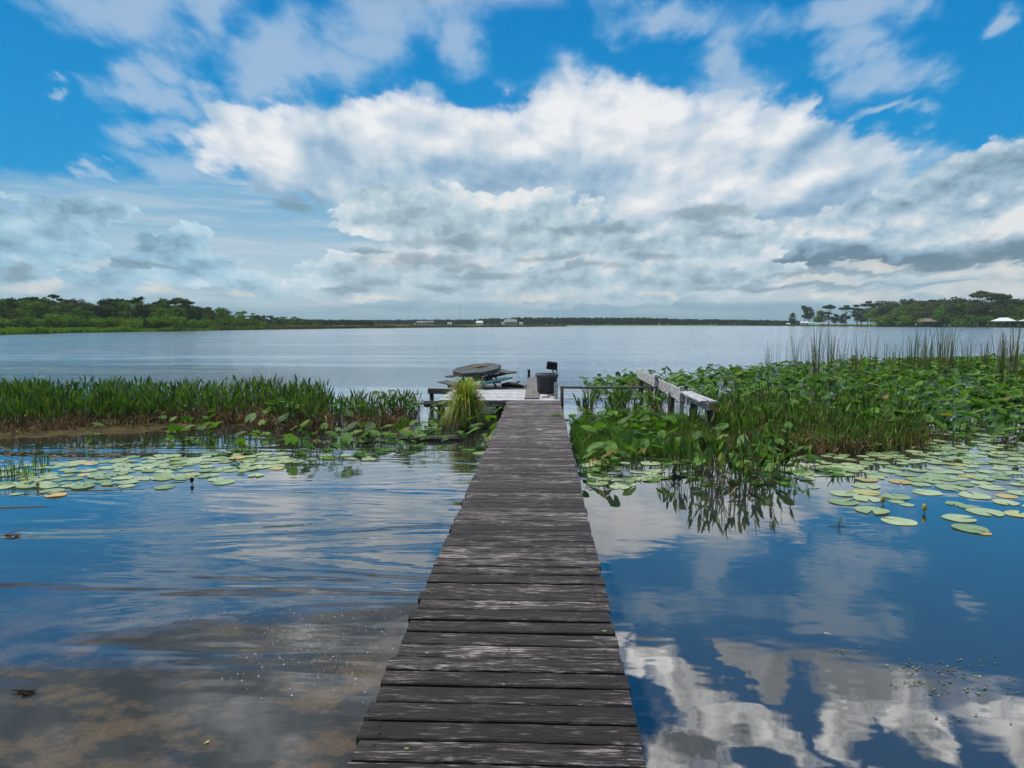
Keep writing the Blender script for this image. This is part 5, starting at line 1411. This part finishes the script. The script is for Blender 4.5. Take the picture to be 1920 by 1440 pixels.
def boathouse(px0, px1, ytop, yeave, dist, roofm, name, label, cat, hips):
    p = at((px0 + px1) / 2, dist, 0); e = empty(name, p, math.atan2(-p.x, p.y)); tag(e, label, cat)
    w = (px1 - px0) / FPX * dist * 1.0; ze = (HORY - yeave) / FPX * dist + CAMZ; zt = (HORY - ytop) / FPX * dist + CAMZ
    hw_, hd = w / 2, w * .28
    b = MB(); b.box((0, 0, .55), (w * .85, hd * 1.6, .15)); b.build('deck', M_grey, e)
    for sx in (-.42, -.15, .15, .42):
        for sy in (-.7, .7):
            b = MB(); b.tube((w * sx, hd * sy, -.5), (w * sx, hd * sy, ze + .05), .12, .12, 8); b.build('post', M_wall if roofm is M_roofw else M_pile, e)
    for (c0, c1, k) in hips:
        x0, x1 = -hw_ + w * c0, -hw_ + w * c1; zz = ze + (zt - ze) * k
        b = MB(); xm0, xm1 = x0 + (x1 - x0) * .36, x1 - (x1 - x0) * .36
        b.add([(x0, -hd, ze), (x1, -hd, ze), (x1, hd, ze), (x0, hd, ze), (xm0, 0, zz), (xm1, 0, zz), (x0, -hd, ze - .12), (x1, -hd, ze - .12), (x1, hd, ze - .12), (x0, hd, ze - .12)],
              [(0, 1, 5, 4), (1, 2, 5), (2, 3, 4, 5), (3, 0, 4), (6, 7, 1, 0), (7, 8, 2, 1), (8, 9, 3, 2), (9, 6, 0, 3), (9, 8, 7, 6)]); b.build('roof', roofm, e)
boathouse(1866, 1952, 595.5, 602, dR(1905) - 6, M_roofw, 'boathouse', 'boathouse with bright white hipped metal roof at the right frame edge', 'boathouse', ((0, .48, 1), (.482, 1, .8)))
boathouse(1722, 1755, 597, 603, dR(1738) - 6, M_roofb, 'shore_pavilion', 'small open pavilion with brown grey roof on the right shore', 'pavilion', ((0, 1, 1),))
for (px_, yt, lab) in ((767, 572, 'hair thin radio mast left of the taller one on the far shore'), (862, 569, 'taller hair thin radio mast above the far woods left of centre')):
    p = at(px_, 900, .3); e = empty('radio_mast', p); tag(e, lab, 'mast'); h = (HORY - yt) / FPX * 900
    b = MB()
    for k in range(3): a = k * 2.094; b.tube((.25 * math.cos(a), .25 * math.sin(a), 0), (.25 * math.cos(a), .25 * math.sin(a), h), .05, .05, 4)
    zz = 0
    while zz < h - 1.2:
        for k in range(3):
            a = k * 2.094; b_ = a + 2.094; b.path([(.25 * math.cos(a), .25 * math.sin(a), zz), (.25 * math.cos(b_), .25 * math.sin(b_), zz + 1.2)], .03, 3)
        zz += 1.2
    b.build('lattice', plain_mat('mast_steel', (.22, .23, .25), .6, .3), e)
# pale low dock off the point
p = at(1052, 545, 0); e = empty('far_dock', p, math.atan2(-p.x, p.y)); tag(e, 'thin pale dock running out from the far grassy point', 'dock')
b = MB(); b.box((0, 0, .55), (12, 1.2, .12)); b.build('deck', M_wall, e)
for k in range(5): b = MB(); b.tube((-5 + 2.5 * k, 0, -.5), (-5 + 2.5 * k, 0, .5), .1, .1, 6); b.build('post', M_pile, e)
# ------------------------------------------------------------------ things afloat and bits on the planks
rg = random.Random(33)
M_wet = plain_mat('wet_bark', (.012, .009, .007), .8, .1, .4, 30)
M_reddish = plain_mat('reddish_dead_leaf', (.08, .03, .018), .8, .1, .4, 30)
M_twig = plain_mat('pale_twig', (.25, .19, .12), .7, .2, .3, 30)
M_bud = leaf_mat('bud', [(0, (.30, .28, .03)), (1, (.38, .36, .05))], .4, .2)
M_yleaf = plain_mat('yellow_green_leaf', (.45, .52, .14), .5, .3, .3, 60)
M_white = plain_mat('white_feather', (.80, .80, .78), .5, .3, .1, 30)
def blob_leaf(name, px, py, L, W, rot, mat, label, cat, z=.006, curl=.2, jag=.25, n=18, grid=None):
    """one irregular curled leaf lying on the water (or at height z)"""
    V = [(0, 0, 0)]; F = []
    for ring in (.5, 1.0):
        for i in range(n):
            t = 6.283 * i / n; r = ring * (1 + jag * mnoise.noise(Vector((math.cos(t) * 1.7 + px, math.sin(t) * 1.7, py))) * 1.6)
            x = L / 2 * r * math.cos(t); y = W / 2 * r * math.sin(t)
            V.append((x, y, curl * (abs(y) + .25 * abs(x)) * ring + .002 * math.sin(5 * t)))
    for i in range(n):
        j = (i + 1) % n; F.append((0, 1 + i, 1 + j)); F.append((1 + i, 1 + n + i, 1 + n + j, 1 + j))
    o = meshobj(name, V, F, mat, None, True); g = G(px, py, z); o.location = g; o.rotation_euler = (0, 0, rot); tag(o, label, cat); return o
# blackened leaves with a stem, floating left
for (px, py, s, lab, mat) in ((28, 1005, 1.0, 'dark reddish dead leaf floating at the left edge of the water', M_reddish), (52, 1300, .72, 'black ragged dead leaf floating at the lower left', M_wet)):
    e = empty('dead_leaf', G(px, py, .004), .25 if py < 1100 else .05); tag(e, lab, 'leaf')
    V = [(0, 0, .01)]; F = []; n = 26
    prof = [.7, .9, .8, 1.05, .95, .7, .8, 1.1, .9, .6, .75, .95, 1.2, 1.35, 1.1, .7, .55, .8, 1.0, .75, .6, .7, 1.0, 1.1, .8, .6]
    for i in range(n):
        t = 6.283 * i / n; r = prof[i] * .055 * s; V.append((r * 1.25 * math.cos(t), r * .9 * math.sin(t), .004 + .008 * math.sin(3 * t)))
    for i in range(n): F.append((0, 1 + i, 1 + (i + 1) % n))
    meshobj('blade', V, F, mat, e)
    b = MB(); b.path([(.05 * s, .02 * s, .008), (-.03 * s, .01, .01), (-.10 * s, .012, .012), (-.15 * s, .03 * s, .006)], [.003, .006 * s, .005 * s, .003], 6); b.build('stem', mat, e, True)
    if py < 1100:
        b = MB(); b.path([(-.09, .0, .02), (.0, .05, .045), (.08, .085, .05)], [.005, .006, .003], 6); b.build('stem', M_twig, e, True)
blob_leaf('leaf', 388, 1392, .030, .012, 1.2, M_yleaf, 'curled yellow green leaf floating at the bottom left of the water', 'leaf', .004, .5)
o = MB(); o.path([(0, 0, 0), (.012, -.003, .003), (.028, -.012, .002), (.04, -.022, .001)], [.0012, .0022, .0018, .0006], 6); o = o.build('feather', M_white, None, True); o.location = G(1545, 1187, .003); tag(o, 'small curved white feather floating right of the boardwalk', 'feather')
for (px, py, sc, lab) in ((1655, 946, 1, 'yellow lily bud standing beside the pads, left of the other bud'), (1733, 962, 1, 'yellow lily bud standing alone right of the other bud'), (360, 908, .9, 'dark brown bud standing in open water left of the boardwalk'), (71, 915, .8, 'yellow bud standing between the left lily pads')):
    e = empty('lily_bud', G(px, py, 0)); tag(e, lab, 'bud'); dark = 'dark' in lab
    b = MB(); b.lathe([(0, .02), (.018, .03), (.026, .055), (.022, .085), (.010, .105), (0, .11)], n=12); q = b.build('bud', M_wet if dark else M_bud, e, True)
    b = MB(); b.path([(0, 0, -.12), (.004, 0, 0), (0, 0, .025)], .006, 7); b.build('stem', M_wet if dark else M_stalk, e, True); e.scale = (sc,) * 3
# sprig leaning out of the water
e = empty('water_sprig', G(1572, 988, 0)); tag(e, 'small leaning green sprig with roots poking from dark open water', 'sprig')
V, F, MI = [], [], []
for k in range(7):
    a = rg.uniform(-.9, .9); d = Vector((math.sin(a), .2 * math.cos(a), 0)); h = rg.uniform(.07, .16); w = rg.uniform(.003, .006)
    blade1(V, F, MI, [Vector((0, 0, -.02)), d * .03 + Vector((.01, 0, h * .5)), d * .09 + Vector((.03, 0, h))], [w, w, .001], Vector((0, 1, .2)))
link(bpy.data.objects.new('blades', to_mesh('blades', (V, F, MI), [M_grass])), e)
b = MB(); b.path([(-.10, .02, .003), (-.02, 0, .012), (.05, 0, .004), (.11, -.02, .003)], [.002, .004, .003, .001], 5); b.build('root', M_wet, e, True)
# twigs and a half sunk log
b = MB(); b.path([(-.32, -.05, .004), (-.1, -.01, .010), (.15, .03, .012), (.36, .05, .004)], [.004, .007, .006, .003], 6); o = b.build('twig', M_twig, None, True); o.location = G(30, 952, 0); tag(o, 'long pale twig floating at the left edge below the pads', 'twig')
b = MB(); b.path([(-.62, .05, -.005), (-.3, .0, .02), (.1, -.02, .02), (.55, .03, .0)], [.035, .055, .06, .04], 10); o = b.build('floating_log', M_pile, None, True); o.location = G(812, 826, 0); tag(o, 'dark half sunk log floating left of the sedge clump', 'log')
b = MB(); b.box((0, 0, .02), (.34, .07, .02), Euler((.05, -.04, .05)), .003); o = b.build('floating_board', M_white, None); o.data.materials[0] = M_whitey; o.location = G(838, 784, 0); tag(o, 'short white board fragment floating left of the sedge', 'board')
b = MB(); b.path([(0, 0, -.2), (-.02, 0, .1), (-.01, 0, .26), (.05, 0, .36), (.12, 0, .34)], .022, 8); o = b.build('bent_pipe', plain_mat('pale_blue_pipe', (.55, .62, .68), .4, .4, .1), None, True); o.location = G(777, 762, 0); tag(o, 'bent pale blue pipe rising among plants at the left bed end', 'pipe')
# on the planks
def on_deck(px, py): return G(px, py, DZ)
for (px, py, L, W, rot, mat, lab) in ((1133, 1183, .028, .010, .3, M_yleaf, 'pale yellow leaf scrap near the right edge of the planks'), (762, 1403, .020, .007, .1, M_yleaf, 'thin green leaf scrap in the bottom left plank gap'),
                                     (800, 1224, .012, .008, .4, M_yleaf, 'tiny yellow leaf fleck on the left half of the planks'), (944, 1283, .010, .008, .9, M_yleaf, 'tiny green leaf fleck in the middle of the planks'),
                                     (835, 1195, .018, .006, .1, M_reddish, 'small reddish leaf scrap on the left half of the planks'), (1012, 806, .07, .05, .1, M_white, 'pale dried splash of debris on the far planks')):
    blob_leaf('leaf_scrap', px, py, L, W, rot, mat, lab, 'leaf scrap', DZ + .006, .3)
b = MB(); b.path([(-.022, .02, .004), (0, 0, .012), (.022, -.03, .004)], [.0014, .002, .001], 5); o = b.build('twig', M_twig, None, True); o.location = on_deck(806, 1112); tag(o, 'short pale twig at the left plank ends above the wide gap', 'twig')
# ------------------------------------------------------------------ humid air over the lake
hz = meshobj('haze', [(x, y, z) for z in (-1.6, 60) for (x, y) in ((-3900, -50), (3900, -50), (3900, 4900), (-3900, 4900))],
             [(3, 2, 1, 0), (4, 5, 6, 7), (0, 1, 5, 4), (1, 2, 6, 5), (2, 3, 7, 6), (3, 0, 4, 7)])
m = bpy.data.materials.new('humid_air'); m.use_nodes = True; t = NT(m.node_tree); t.n.clear()
o_ = t.node('ShaderNodeOutputMaterial'); pv = t.node('ShaderNodeVolumePrincipled')
pv.inputs['Color'].default_value = (.62, .78, .90, 1); pv.inputs['Density'].default_value = .00013; pv.inputs['Anisotropy'].default_value = .2
t.l.new(pv.outputs[0], o_.inputs['Volume']); hz.data.materials.append(m); tag(hz, 'thin bluish humid air over the whole lake', None, None, 'stuff')
scene.cycles.volume_bounces = 0
